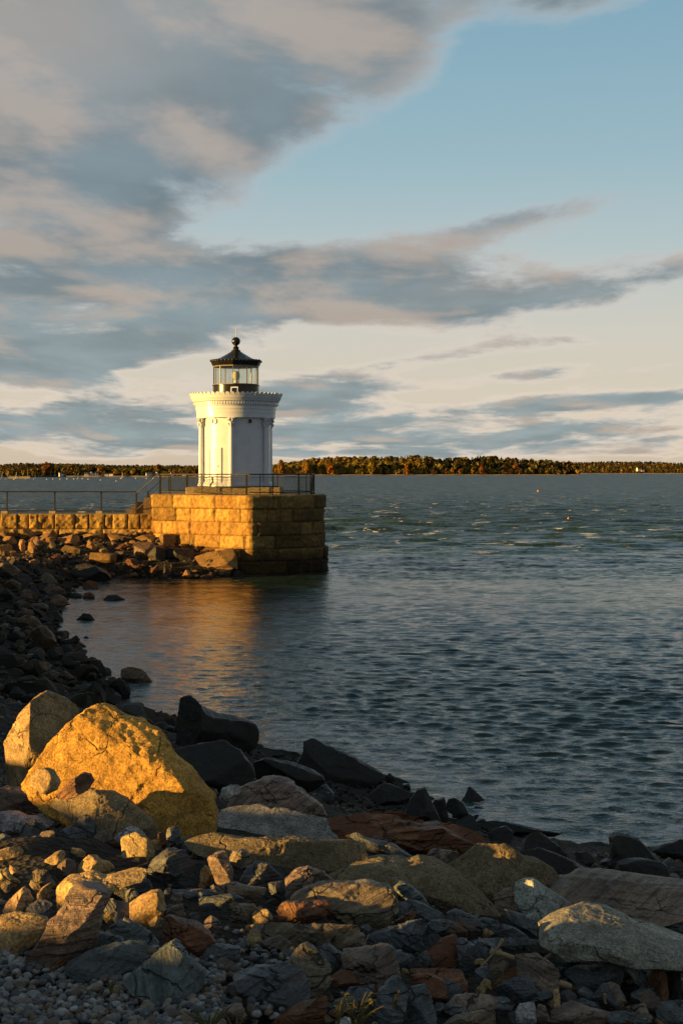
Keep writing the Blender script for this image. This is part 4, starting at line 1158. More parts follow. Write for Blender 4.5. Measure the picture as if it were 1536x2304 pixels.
M3|r|185,1348 191,1334 203,1332 219,1342 215,1350
M4|d|152,1344 168,1332 187,1336 185,1346
M5|d|230,1350 242,1340 262,1338 285,1350 262,1354
M6|d|170,1395 187,1379 203,1381 219,1397 195,1399
M7|d|100,1395 109,1377 129,1373 143,1389 145,1397
M8|b|111,1358 109,1342 127,1337 148,1346 154,1356 133,1360
M9|b|92,1326 105,1311 121,1315 148,1327 150,1338 125,1338
M10|b|92,1307 96,1285 113,1293 133,1307 117,1311
M11|b|59,1369 64,1358 98,1358 109,1364 105,1375 78,1371
M12|b|45,1350 47,1328 70,1326 78,1344 59,1352
M13|b|4,1315 25,1303 55,1317 51,1327 12,1327
M14|b|-15,1295 -15,1266 20,1266 45,1284 39,1299 12,1301
M15|b|43,1377 51,1367 74,1373 80,1383 60,1390
M16|b|31,1360 43,1350 59,1354 61,1364 45,1368
P1|g|201,1264 203,1243 225,1243 262,1246 262,1266 230,1269|squared granite block fallen among the rocks below the causeway
P2|g|195,1229 199,1213 211,1221 221,1233 211,1243 203,1239
P3|g|137,1237 148,1226 187,1235 182,1250 168,1250 141,1243
P4|g|129,1217 141,1209 168,1201 180,1207 178,1223 137,1221
P5|g|103,1227 104,1209 125,1207 127,1217 115,1221
P6|g|186,1203 200,1200 234,1201 236,1215 191,1215
P7|g|62,1248 64,1221 72,1217 82,1229 86,1250
P8|b|72,1218 82,1207 98,1223 94,1231 84,1231
P9|y|-15,1227 31,1224 31,1235 18,1248 -15,1241
P10|y|41,1229 43,1213 57,1213 60,1242 50,1237
P11|g|4,1215 10,1206 29,1207 39,1217 39,1223 12,1223
P12|y|23,1192 39,1186 43,1202 37,1206 25,1202
P13|y|45,1203 47,1190 68,1188 80,1207 47,1208
P14|y|96,1207 98,1194 121,1192 131,1205 125,1209
P15|r|92,1266 100,1254 121,1268 102,1268
P16|r|104,1258 135,1243 148,1262 125,1264
P17|b|297,1242 300,1228 311,1221 340,1220 350,1228 348,1240 332,1257 319,1257|round dark boulder hanging over the rocks beside the pier
P18|r|280,1267 288,1257 307,1257 319,1269 309,1274 286,1276
P19|y|436,1253 469,1243 525,1232 532,1245 536,1274 490,1274 461,1278|large flat golden slab leaning at the pier corner
P20|y|471,1282 494,1272 530,1276 528,1282 500,1292 480,1290
P21|y|405,1299 419,1282 425,1284 436,1301|small golden pyramid stone at the waterline before the pier
P22|d|500,1292 515,1280 536,1282 555,1295 530,1300
P23|r|334,1284 357,1270 359,1282 342,1292
P24|d|367,1292 369,1272 375,1274 398,1297
P25|d|373,1232 435,1237 440,1264 400,1267 372,1264
P26|d|332,1247 350,1227 370,1234 372,1264 340,1268
P27|g|302,1211 323,1203 350,1203 348,1217 334,1219
P28|g|357,1205 370,1201 395,1202 396,1221 375,1227 363,1219|squared tan block wedged against the pier's left face
P29|g|240,1201 257,1203 298,1209 296,1213 269,1213 252,1217
P30|r|255,1232 280,1222 284,1238 261,1238
P31|d|261,1242 286,1238 278,1257 270,1263
"""
# ------------------------------------------------------------------ rocks
_ico = {}
def ico(n):
    if n not in _ico:
        bm = bmesh.new(); bmesh.ops.create_icosphere(bm, subdivisions=n, radius=1.0)
        bm.verts.ensure_lookup_table()
        V = np.array([v.co[:] for v in bm.verts]); Fc = np.array([[v.index for v in f.verts] for f in bm.faces])
        bm.free(); _ico[n] = (V, Fc)
    return _ico[n]

def outline_radius(poly, th):
    """radius of a closed outline (around its origin) in the directions th"""
    r = np.zeros_like(th); c, s = np.cos(th), np.sin(th)
    n = len(poly)
    for i in range(n):
        ax, az = poly[i]; bx, bz = poly[(i + 1) % n]
        ex, ez = bx - ax, bz - az
        den = c * ez - s * ex
        den = np.where(np.abs(den) < 1e-12, 1e-12, den)
        t = (ax * ez - az * ex) / den
        u = (ax * s - az * c) / den
        ok = (t > 0) & (u >= -1e-6) & (u <= 1 + 1e-6)
        r = np.where(ok, np.maximum(r, t), r)
    return np.where(r <= 0, np.median(r[r > 0]) if np.any(r > 0) else 1.0, r)

COLS = dict(g=(0.35, 0.24, 0.11), G=(0.45, 0.43, 0.375), s=(0.120, 0.126, 0.126), b=(0.215, 0.155, 0.105), r=(0.21, 0.095, 0.045), d=(0.022, 0.019, 0.014), y=(0.47, 0.31, 0.14))  # y puts the sun's warmth into the colour of lit stones
WORD = dict(g='tan granite', G='pale granite', s='blue-grey slate', b='brown', r='rust-red', d='black wet', y='yellow-tan')
MATK = dict(g='granite', G='granite', s='slate', b='slate', r='rusty', d='wet', y='granite')

def rock_shape(V, poly, T, kind, rng, size, facets=None, seed=0, lean=0.3):
    """V: unit ball; poly: outline in metres (x,z) round its middle"""
    p = {'g': 2.7, 'G': 2.8, 'y': 3.0, 'd': 3.2}.get(kind, 4.6)
    rho = np.hypot(V[:, 0], V[:, 2]); ay = np.abs(V[:, 1])
    sc = 1.0 / (rho ** p + ay ** p) ** (1 / p)
    th = np.arctan2(V[:, 2], V[:, 0])
    r = outline_radius(poly, th)
    rr = rho * sc
    X = r * rr * np.cos(th); Z = r * rr * np.sin(th); Y = T * V[:, 1] * sc
    P = np.stack([X, Y, Z], -1)
    # broken faces: planes that cut the front, back and top, set out in the rock's own proportions
    dims = np.array((max(np.abs(X).max(), 1e-4), T, max(np.abs(Z).max(), 1e-4)))
    P = P / dims
    nf = {'g': 7, 'G': 7, 'y': 9, 'd': 10}.get(kind, 13)
    cuts = list(facets or [])
    if facets: nf = 3
    for i in range(nf):
        a = rng.uniform(0, 6.283); ny = rng.choice([-1, -1, 1]) * rng.uniform(0.55, 0.9)
        h = math.sqrt(1 - ny * ny)
        cuts.append((math.cos(a) * h, ny, math.sin(a) * h, rng.uniform(0.48, 0.80)))
    for nx, ny, nz, d in cuts:
        n = np.array((nx, ny, nz)); n /= np.linalg.norm(n)
        q = P @ n; s = q.max() * d
        P = P - np.clip(q - s, 0, None)[:, None] * n[None] * 0.96
    P = P * dims
    P[:, 1] += lean * P[:, 2]
    # grain: broad undulation, chips and, in schist, bedding steps
    N = P / np.maximum(np.linalg.norm(P / np.array((1, max(T, 1e-3) / size, 1)), axis=1)[:, None], 1e-6)
    N = N / np.linalg.norm(N, axis=1)[:, None]
    Q = P / size
    o = rng.uniform(0, 50, 3)
    d = 0.026 * fbm(Q * 2.2 + o, seed, 3) + 0.014 * fbm(Q * 6 + o, seed + 3, 3, 0.6) - 0.022 * np.abs(vnoise(Q * 3.3 + o, seed + 9))
    if size > 0.5: d *= 0.40 if kind in 'gG' else 0.62
    d += 0.010 * fbm(Q * 19 + o, seed + 13, 2)
    if kind in 'sbr':
        ax = rng.normal(size=3) * np.array((0.35, 0.35, 0.2)) + np.array((0, 0, 1)); ax /= np.linalg.norm(ax)
        l = Q @ ax * rng.uniform(7, 11) + 0.8 * vnoise(Q * 2 + o, seed + 21)
        fr = l - np.floor(l)
        d += 0.034 * (sstep(0.0, 0.25, fr) - fr) + 0.008 * vnoise(np.stack([Q[:, 0] * 2, Q[:, 1] * 2, l * 3], -1), seed + 31)
    if kind in 'gG':
        d += 0.006 * fbm(Q * 34 + o, seed + 40, 2)
    return P + N * (d * size)[:, None]

def parse():
    out = []
    for ln in ROCKS.strip().split("\n"):
        f = ln.split("|")
        poly = [tuple(map(float, q.split(","))) for q in f[2].split()]
        out.append((f[0], f[1], poly, f[3] if len(f) > 3 else "", f[4] if len(f) > 4 else ""))
    return out
FACETS = {
    'R3': [(-0.70, -0.68, 0.2, 0.45)], 'R4': [(-0.6, -0.55, 0.6, 0.5), (0.7, -.6, .3, .6)], 'R33': [(-.6, -.7, .35, .5)], 'R46': [(-.5, -.75, .4, .5)], 'R16': [(-.5, -.8, .3, .5)], 'R55': [(-.6, -.7, .3, .6)],
    'R1': [(-0.72, -0.62, 0.28, 0.50), (0.66, -0.60, 0.45, 0.50)],
    'R2': [(-0.30, -0.93, 0.22, 0.46), (0.80, -0.55, -0.1, 0.86)],
    'R120': [(0.15, -0.30, 0.94, 0.60), (-0.35, -0.85, -0.4, 0.6)], 'R72': [(0.25, -0.30, 0.92, 0.62), (-0.2, -0.95, -0.2, .75)],
    'R69': [(0.65, -0.55, 0.5, 0.6), (-0.7, -0.6, 0.3, 0.62)], 'R51': [(0.15, -0.80, 0.58, 0.55), (-0.7, -0.5, 0.5, .75)],
    'R24': [(-0.25, -0.55, 0.80, 0.55), (0.75, -0.6, 0.0, .75)], 'R25': [(0.0, -0.25, 0.95, 0.65), (-0.75, -0.65, 0.1, 0.5)],
    'R70': [(0.05, -0.35, 0.93, 0.65)], 'P19': [(-0.45, -0.85, 0.25, 0.5)], 'P1': [(-0.3, -0.92, 0.15, 0.62)],
    'R22': [(-0.05, -0.3, 0.95, 0.7), (-0.85, -0.5, 0.0, .7)], 'R58': [(0.0, -0.75, 0.65, 0.6)], 'R112': [(0.05, -0.93, 0.3, .6), (0, -.2, .97, .75)],
    'R111': [(-0.15, -0.3, 0.93, 0.7), (0.7, -0.7, 0.1, 0.65)], 'R145': [(0.1, -0.8, 0.6, .7)],
}
LANDMARK = [('R2', 'golden boulder'), ('R1', 'leaning granite boulder'), ('R8', 'sloping mossy boulder'), ('R24', 'rough brown boulder'), ('R51', 'grey pyramid stone'),
            ('R120', 'pale ledge'), ('R121', 'log-shaped granite'), ('R60', 'twin-humped boulder'), ('R67', 'tan dome boulder'), ('R69', 'pale speckled pyramid'), ('R72', 'longest pale slab'),
            ('R124', 'rust-red ledge'), ('R58', 'gold-crested rock'), ('R126', 'black horned rock'), ('R130', 'dark pointed rock'), ('R70', 'flat-topped brown boulder'), ('R145', 'block-topped black rock'),
            ('R22', 'long yellow slab'), ('R33', 'golden knobbly stone'), ('R46', 'golden triangular rock'), ('R74', 'mauve-grey stone'), ('R111', 'brown blocky rock'), ('R96', 'crumbly rust rock'),
            ('R112', 'layered grey block'), ('L1', 'largest shore boulder'), ('L3', 'round water rock'), ('M1', 'big black rock'), ('P1', 'squared granite block'), ('P17', 'round dark boulder'),
            ('P19', 'flat golden slab'), ('R38', 'white-veined rock'), ('R78', 'humped slate slab'), ('M2', 'orange-topped rock'), ('R138', 'black pyramid rock'), ('R25', 'gold-ended boulder')]

def shape_word(w, h):
    if w > 2.9 * h: return 'slab'
    if w > 1.8 * h: return 'low rock'
    if h > 1.25 * w: return 'upright stone'
    return 'stone' if w < 45 else 'rock'
def bbox(poly):
    a = np.array(poly); return a[:, 0].min(), a[:, 1].min(), a[:, 0].max(), a[:, 1].max()
def relation(bb, lb):
    cx, cy = (bb[0] + bb[2]) / 2, (bb[1] + bb[3]) / 2; lx, ly = (lb[0] + lb[2]) / 2, (lb[1] + lb[3]) / 2
    gx_ = (cx - lx) / max((lb[2] - lb[0]) / 2 + (bb[2] - bb[0]) / 2, 1); gy_ = (cy - ly) / max((lb[3] - lb[1]) / 2 + (bb[3] - bb[1]) / 2, 1)
    if abs(gx_) > abs(gy_): return 'left of' if gx_ < 0 else 'right of'
    return 'behind' if gy_ < 0 else 'in front of'
USED = set()
def auto_label(kind, poly, lms, me):
    bb = bbox(poly); w, h = bb[2] - bb[0], bb[3] - bb[1]
    size = 'tiny' if w < 26 else 'small' if w < 48 else 'mid-sized' if w < 95 else 'large'
    head = f"{size} {WORD[kind]} {shape_word(w, h)}"
    cx, cy = (bb[0] + bb[2]) / 2, (bb[1] + bb[3]) / 2
    near = []
    for k, nm, lb in lms:
        if k == me: continue
        dx = max(lb[0] - cx, 0, cx - lb[2]); dy = max(lb[1] - cy, 0, cy - lb[3])
        near.append((math.hypot(dx, dy * 1.6), nm, lb))
    near.sort(key=lambda q: q[0])
    ph = [(relation(bb, lb), nm) for _, nm, lb in near[:6]]
    cands = []
    for i in range(6):
        cands.append(f"{head} just {ph[i][0]} the {ph[i][1]}") if i < 1 else None
    for i in range(5):
        for j in range(i + 1, 6):
            cands.append(f"{head} {ph[i][0]} the {ph[i][1]}, {ph[j][0]} the {ph[j][1]}")
    for c in cands:
        if c not in USED and len(c.split()) <= 16:
            USED.add(c); return c
    return cands[0]

DEPTH = dict(R60=6.6, R121=6.85, R120=8.6, R72=5.45, R67=7.0, R1=9.2, R3=7.0, R4=7.1, R123=10.5, R125=9.5)
def build_rocks():
    rows = parse()
    lms = [(k, nm, bbox(next(r[2] for r in rows if r[0] == k))) for k, nm in LANDMARK]
    foot = []
    for idx, (key, kind, poly, label, flag) in enumerate(rows):
        rng = np.random.default_rng(1000 + idx * 7)
        a = np.array(poly); x0, y0, x1, y1 = bbox(poly)
        xm = np.clip((x0 + x1) / 2, 5, 1530)
        _, Yg, _ = hit(xm, y1)
        if key[0] == 'P': Yg = min(Yg, 75.6)
        Yg = DEPTH.get(key, Yg)
        wpx, hpx = x1 - x0, y1 - y0
        wm, hm = wpx / F * Yg, hpx / F * Yg
        size = math.sqrt(wm * hm)
        T = 0.5 * min(max(0.85 * size, 0.40 * wm), 1.25 * hm if key[0] == 'R' else 1.6 * hm)
        if key == 'R2': T = 0.34
        if key in ('R1', 'R72', 'R70', 'R60'): T = 0.30
        Yc = Yg + 0.75 * T
        # outline in metres; what the rock behind hides below is carried on into the ground
        cx = (a[:, 0].mean() + (x0 + x1) / 2) / 2; cy = (y0 + y1) / 2
        ox, oz = (cx - 768) / F * Yc, CH - (cy - HZ) / F * Yc
        pl = np.stack([(a[:, 0] - 768) / F * Yc - ox, CH - (a[:, 1] - HZ) / F * Yc - oz], -1)
        low = pl[:, 1] < 0
        sink = 1.22 if key[0] == 'R' else 1.3
        pl[low, 1] *= sink
        lvl = 6 if wpx > 330 else 5 if max(wpx, hpx) > 95 else 4 if max(wpx, hpx) > 30 else 3
        V, Fc = ico(lvl)
        P = rock_shape(V, [tuple(q) for q in pl], T, kind, rng, size, FACETS.get(key), 100 + idx, 0.10 if key in ('R1', 'R23') else 0.28)
        nm = 'boulder' if wpx > 150 or (wpx > 60 and key[0] == 'L') else 'rock' if wpx > 40 else 'stone'
        o = np_obj(nm, P, Fc, M[MATK[kind]], None, True, None, (ox, Yc, oz))
        o.data.set_sharp_from_angle(angle=R(24 if kind in 'sbr' else 30))
        c = np.array(COLS[kind]) * rng.uniform(0.8, 1.2) * (1 + rng.uniform(-0.06, 0.06, 3))
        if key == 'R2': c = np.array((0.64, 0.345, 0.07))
        if key in ('R8', 'R121', 'R60', 'R67', 'R71'): c = np.array((0.25, 0.185, 0.10))
        if kind == 'y' and key[0] == 'R' and key not in ('R25', 'R22'): pass
        if key == 'R72': c = np.array((0.36, 0.34, 0.27))
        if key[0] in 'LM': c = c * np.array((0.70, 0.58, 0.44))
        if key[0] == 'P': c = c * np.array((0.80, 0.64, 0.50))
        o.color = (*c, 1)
        if label:
            USED.add(label); lab = label
        else: lab = auto_label(kind, poly, lms, key)
        tag(o, lab, 'boulder' if nm == 'boulder' else 'rock', {'R': 'rocks of the near bank', 'L': 'rocks along the shaded left shore', 'M': 'rocks at the waterline below the causeway', 'P': 'rocks piled against the causeway and pier'}[key[0]])
        foot.append((ox, Yc - T, max(wm / 2, 0.02), T, poly))
    return rows, foot, lms
rows_, foot_, lms_ = build_rocks()

def in_poly(px, py, poly):
    c = False; n = len(poly); j = n - 1
    for i in range(n):
        xi, yi = poly[i]; xj, yj = poly[j]
        if (yi > py) != (yj > py) and px < (xj - xi) * (py - yi) / (yj - yi) + xi: c = not c
        j = i
    return c

def fill_rocks(n=80, slabs=False, seed=77):
    """stones in the gaps between the big ones"""
    rng = random.Random(seed); made = 0; tries = 0
    polys = [r[2] for r in rows_]; bbs = [bbox(p) for p in polys]
    own = []
    while made < n and tries < 9000:
        tries += 1
        if slabs: px, py = rng.uniform(470, 1536), rng.uniform(2060, 2296)
        elif made < n * .62: px, py = rng.uniform(0, 1536), rng.uniform(1880, 2300)
        elif made < n * .8: px, py = rng.uniform(0, 180), rng.uniform(1300, 1560)
        else: px, py = rng.uniform(0, 430), rng.uniform(1205, 1290)
        if px < 500 and py > 2165: continue
        x, y, z = hit(px, py)
        if z <= 0.0 or float(shore_dist(np.array(x), np.array(y))) < 0.15: continue
        if any(b[0] < px < b[2] and b[1] < py < b[3] and in_poly(px, py, p) for b, p in zip(bbs, polys)): continue
        if any(abs(px - q[0]) < q[2] and abs(py - q[1]) < q[2] * .6 for q in own): continue
        w = rng.uniform(55, 105) if slabs else rng.uniform(20, 52) if py > 1850 else rng.uniform(12, 26)
        h = w * (rng.uniform(0.35, 0.55) if slabs else rng.uniform(0.45, 0.9)); own.append((px, py, w))
        poly = []
        k = rng.randint(5, 7); ph = rng.random() * 6.28
        for i in range(k):
            a = ph + 6.283 * i / k + rng.uniform(-.3, .3)
            poly.append((px + math.cos(a) * w / 2 * rng.uniform(.8, 1.1), py - h / 2 * .6 + math.sin(a) * h / 2 * rng.uniform(.8, 1.1)))
        kind = rng.choice('ssbbr') if slabs else rng.choice('sssbbbryg') if py > 1850 else rng.choice('bbds')
        if py < 1300: kind = rng.choice('gbdr')
        nr = np.random.default_rng(5000 + made + seed * 100)
        wm, hm = w / F * y, h / F * y; size = math.sqrt(wm * hm)
        pl = np.array([((q[0] - px) / F * y, -(q[1] - (py - h * .3)) / F * y) for q in poly]); pl[:, 1][pl[:, 1] < 0] *= 1.3
        V, Fc = ico(5 if w > 70 else 4 if w > 28 else 3)
        P = rock_shape(V, [tuple(q) for q in pl], size * .5, kind, nr, size, None, 700 + made, 0.25)
        o = np_obj('rock' if slabs else 'stone', P, Fc, M[MATK[kind]], None, True, None, (x, y + size * .3, z + hm * (.34 if slabs else .3)))
        o.data.set_sharp_from_angle(angle=R(24))
        o.color = (*(np.array(COLS[kind]) * nr.uniform(.75, 1.25)), 1)
        grp = 'rocks of the near bank' if py > 1850 else 'rocks along the shaded left shore' if py > 1300 else 'rocks piled against the causeway and pier'
        tag(o, auto_label(kind, poly, lms_, ''), 'rock', grp)
        made += 1
    print("fill", made)
fill_rocks()
fill_rocks(34, True, 5)

def scatter(name, pts, sizes, cols, lvl, m, label, cat, seed, flat=0.6, ang=True):
    rng = np.random.default_rng(seed); V0, F0 = ico(lvl); n0 = len(V0)
    Vs = []; Fs = []; Cs = []
    for i, ((x, y, z), s, c) in enumerate(zip(pts, sizes, cols)):
        sc = np.array((1, rng.uniform(.6, .95), rng.uniform(flat * .7, flat * 1.2)))
        P = V0.copy()
        if ang:
            for k in range(9):
                n = rng.normal(size=3); n /= np.linalg.norm(n); q = P @ n
                P = P - np.clip(q - rng.uniform(.36, .68), 0, None)[:, None] * n * .98
        P = P * (1 + 0.10 * vnoise(P * 1.6 + i * 3.7, seed)[:, None]) * sc * s
        a, b = rng.uniform(0, 6.283), rng.normal(0, .35)
        Rm = np.array(Matrix.Rotation(a, 3, 'Z') @ Matrix.Rotation(b, 3, 'X'))
        P = P @ Rm.T + np.array((x, y, z))
        Vs.append(P); Fs.append(F0 + i * n0); Cs.append(np.tile(c, (n0, 1)))
    o = np_obj(name, np.concatenate(Vs), np.concatenate(Fs), m, None, not ang, np.concatenate(Cs))
    return tag(o, label, cat, kind="stuff")

def build_scatter():
    rng = np.random.default_rng(99)
    # rubble under and between the rocks
    pts = []; sz = []; cl = []
    pal = [(0.11, 0.12, 0.12), (0.08, 0.08, 0.08), (0.16, 0.13, 0.095), (0.22, 0.105, 0.045), (0.15, 0.10, 0.06), (0.20, 0.18, 0.15), (0.08, 0.06, 0.04)]
    N = 6500; y = rng.uniform(3.6, 24, N); x = np.where(rng.random(N) < .72, rng.uniform(-.27, .27, N) * y, .27 * y + rng.uniform(0, 4, N))
    for X, Y in zip(x, y):
        s = float(shore_dist(np.array(X), np.array(Y)))
        if s < 0.2: continue
        z = float(ground(np.array(X), np.array(Y), False))
        r = float(np.clip(rng.lognormal(-3.95, 0.45), .009, .034)) * (0.6 + .10 * Y)
        pts.append((X, Y, z - 0.02 + r * .2)); sz.append(r)
        c = np.array(pal[rng.integers(len(pal))]) * rng.uniform(.7, 1.4)
        if s < 3.5: c = c * 0 + np.array((0.022, 0.02, 0.015)) * rng.uniform(.7, 1.6)
        cl.append(c)
    scatter("rubble", pts, sz, cl, 2, M['chips'], "broken grey and brown stone chips filling gaps between the near rocks", "rubble", 1)
    pts = []; sz = []; cl = []
    N = 2000; y = rng.uniform(24, 76.5, N); x = -0.26 * y + rng.uniform(0, 1, N) * (0.26 * y - 2)
    for X, Y in zip(x, y):
        s = float(shore_dist(np.array(X), np.array(Y))); z = float(ground(np.array(X), np.array(Y), False))
        if z < 0.0 or (s < 0.1 and Y < 70): continue
        r = float(np.clip(rng.lognormal(-1.75, .5), .07, .55))
        pts.append((X, Y, z + r * .1)); sz.append(r)
        c = np.array(((0.06, 0.044, 0.026), (0.085, 0.058, 0.032), (0.035, 0.028, 0.019), (0.06, 0.054, 0.046))[rng.integers(4)]) * rng.uniform(.45, 1.0)
        if z > 1.1 and Y > 66: c = np.array((0.20, 0.115, 0.045)) * rng.uniform(.7, 1.3)
        cl.append(c)
    for _ in range(700):
        X, Y = rng.uniform(-19.5, -5.2), rng.uniform(69.5, 76.8)
        z = float(ground(np.array(X), np.array(Y), False))
        if z < -0.1: continue
        r = float(np.clip(rng.lognormal(-1.65, .45), .08, .4))
        pts.append((X, Y, z - r * .1)); sz.append(r)
        cl.append(np.array(((0.26, 0.16, 0.055), (0.15, 0.09, 0.04), (0.06, 0.045, 0.03), (0.20, 0.10, 0.04), (0.05, 0.045, 0.035))[rng.integers(5)]) * rng.uniform(.7, 1.3) * (1 if z > .7 else .45))
    scatter("shore_rubble", pts, sz, cl, 2, M['chips'], "dark cobbles heaped along the shaded left shore", "rubble", 2, .75)
    # pale round beach pebbles in the corner
    pts = []; sz = []; cl = []
    pal = [(0.30, 0.29, 0.27), (0.22, 0.22, 0.22), (0.13, 0.14, 0.145), (0.09, 0.095, 0.10), (0.30, 0.25, 0.19), (0.38, 0.37, 0.35), (0.17, 0.13, 0.10), (0.26, 0.18, 0.12)]
    reg = [(-20, 500, 2135, 2330, 2600, 1.0), (430, 660, 2090, 2290, 420, .9)]
    for a, b, c_, d_, n, f in reg:
        for _ in range(n):
            px, py = rng.uniform(a, b), rng.uniform(c_, d_)
            X, Y, Z = hit(px, py)
            r = float(np.clip(rng.lognormal(-4.45, 0.36), .006, .026))
            pts.append((X, Y, Z + rng.uniform(-.008, .016))); sz.append(r); cl.append(np.array(pal[rng.integers(len(pal))]) * rng.uniform(.75, 1.2))
    scatter("pebbles", pts, sz, cl, 3, M['pebble'], "pale and grey rounded beach pebbles at the foot of the rocks", "pebbles", 3, .75, False)
build_scatter()

# ------------------------------------------------------------------ far shores
def at(px, py, D): return ((px - 768) / F * D, D, CH - (py - HZ) / F * D)

GOLD = [(0.42, 0.27, 0.05), (0.38, 0.22, 0.045), (0.36, 0.27, 0.055), (0.32, 0.25, 0.055), (0.43, 0.29, 0.05)]
RUST = [(0.20, 0.10, 0.04), (0.18, 0.11, 0.045), (0.15, 0.10, 0.05)]
DARK = [(0.035, 0.042, 0.018), (0.028, 0.036, 0.018), (0.045, 0.045, 0.02)]
OLIV = [(0.17, 0.14, 0.04), (0.12, 0.12, 0.04), (0.20, 0.15, 0.04)]

def tree_quads(rng, h, w, n, kind, tint):
    """leaf clumps spread through a crown: verts (4n,3), tint (4n,3)"""
    if kind == 'pine':
        u = rng.random(n) ** 0.7
        z = h * (0.15 + 0.87 * (1 - u)); rad = w * 0.5 * (0.12 + 0.9 * u) * np.sqrt(rng.random(n))
    else:
        cz = rng.random(n); z = h * (0.12 + 0.9 * cz)
        rad = w * 0.5 * np.sqrt(np.clip(1 - (2 * cz - 0.95) ** 2, 0.05, 1)) * rng.random(n) ** 0.45
    a = rng.random(n) * 6.283
    ctr = np.stack([rad * np.cos(a), rad * np.sin(a), z], -1)
    s = w * (0.11 if kind == 'pine' else 0.145) * rng.uniform(0.7, 1.5, n)
    nr = ctr - np.array((0, 0, h * .5)); nr[:, 2] *= .8 * w / h; nr = nr / np.linalg.norm(nr, axis=1)[:, None] + 0.45 * rng.normal(size=(n, 3))
    d1 = np.cross(nr, rng.normal(size=(n, 3))); d1 /= np.linalg.norm(d1, axis=1)[:, None]
    d2 = np.cross(d1, nr); d2 /= np.linalg.norm(d2, axis=1)[:, None]
    q = np.stack([ctr - d1 * s[:, None] - d2 * s[:, None] * .7, ctr + d1 * s[:, None] - d2 * s[:, None] * .7,
                  ctr + d1 * s[:, None] + d2 * s[:, None] * .7, ctr - d1 * s[:, None] + d2 * s[:, None] * .7], 1)
    c = np.array(tint)[None, :] * rng.uniform(0.82, 1.18, (n, 1))
    return q.reshape(-1, 3), np.repeat(c, 4, 0)

def forest(name, trees, label, seed):
    rng = np.random.default_rng(seed)
    Vs = []; Cs = []
    for (x, y, z, h, w, kind, tint, n) in trees:
        v, c = tree_quads(rng, h, w, n, kind, tint)
        Vs.append(v + np.array((x, y, z))); Cs.append(c)
    V = np.concatenate(Vs); C = np.concatenate(Cs)
    o = np_obj(name, V, np.arange(len(V)).reshape(-1, 4), M['leaf'], None, False, C)
    return tag(o, label, "woods", kind="stuff")

def one_tree(px, py_top, py_base, D, wpx, kind, tint, label, seed):
    x, y, z = at(px, py_base, D); h = (py_base - py_top) / F * D; w = wpx / F * D
    r = empty("pine_tree" if kind == 'pine' else "tree", (x, y, z))
    v, c = tree_quads(np.random.default_rng(seed), h, w, 150, kind, tint)
    np_obj("crown", v, np.arange(len(v)).reshape(-1, 4), M['leaf'], r, False, c)
    b = MB(); b.tube([(0, 0, -2), (0, 0, h * .85)], [w * .05, w * .015], 6); b.build("trunk", M['trunk'], r)
    tag(r, label, "tree", "standout trees on the far shores")

def land(name, pts, D, depth, wl):
    """low wooded rise: pts = (px, py of the ground line)"""
    P = np.array(pts, float); px = np.linspace(P[0, 0], P[-1, 0], 160)
    py = np.interp(px, P[:, 0], P[:, 1])
    V = []
    for f, dd in ((0.0, 0), (0.05, 4), (0.12, 12), (0.5, depth * .45), (1.0, depth), (0.6, depth * 1.6), (0, depth * 2.2)):
        Dd = D + dd
        zt = CH - (py - HZ) / F * (D + depth)
        z = -0.5 + (zt + 0.5) * f
        V.append(np.stack([(px - 768) / F * Dd, np.full_like(px, Dd), z], -1))
    o = np_obj(name, np.array(V).reshape(-1, 3), grid_faces(len(V), 160), M['hill'])
    tag(o, kind="structure")
    return lambda q: np.interp(q, P[:, 0], P[:, 1])

def beach(name, px0, px1, D, z, dep):
    n = 60; px = np.linspace(px0, px1, n); V = []
    for dy, zz in ((-dep, -0.3), (0, z * .6), (dep, z)):
        V.append(np.stack([(px - 768) / F * (D + dy), np.full(n, D + dy) + 2 * np.sin(px * .11), np.full(n, zz) + 0.2 * np.sin(px * .23)], -1))
    tag(np_obj(name, np.array(V).reshape(-1, 3), grid_faces(3, n), M['sand']), kind="structure")

def pick(rng, *pools):
    p = pools[rng.integers(len(pools))]
    return p[rng.integers(len(p))]

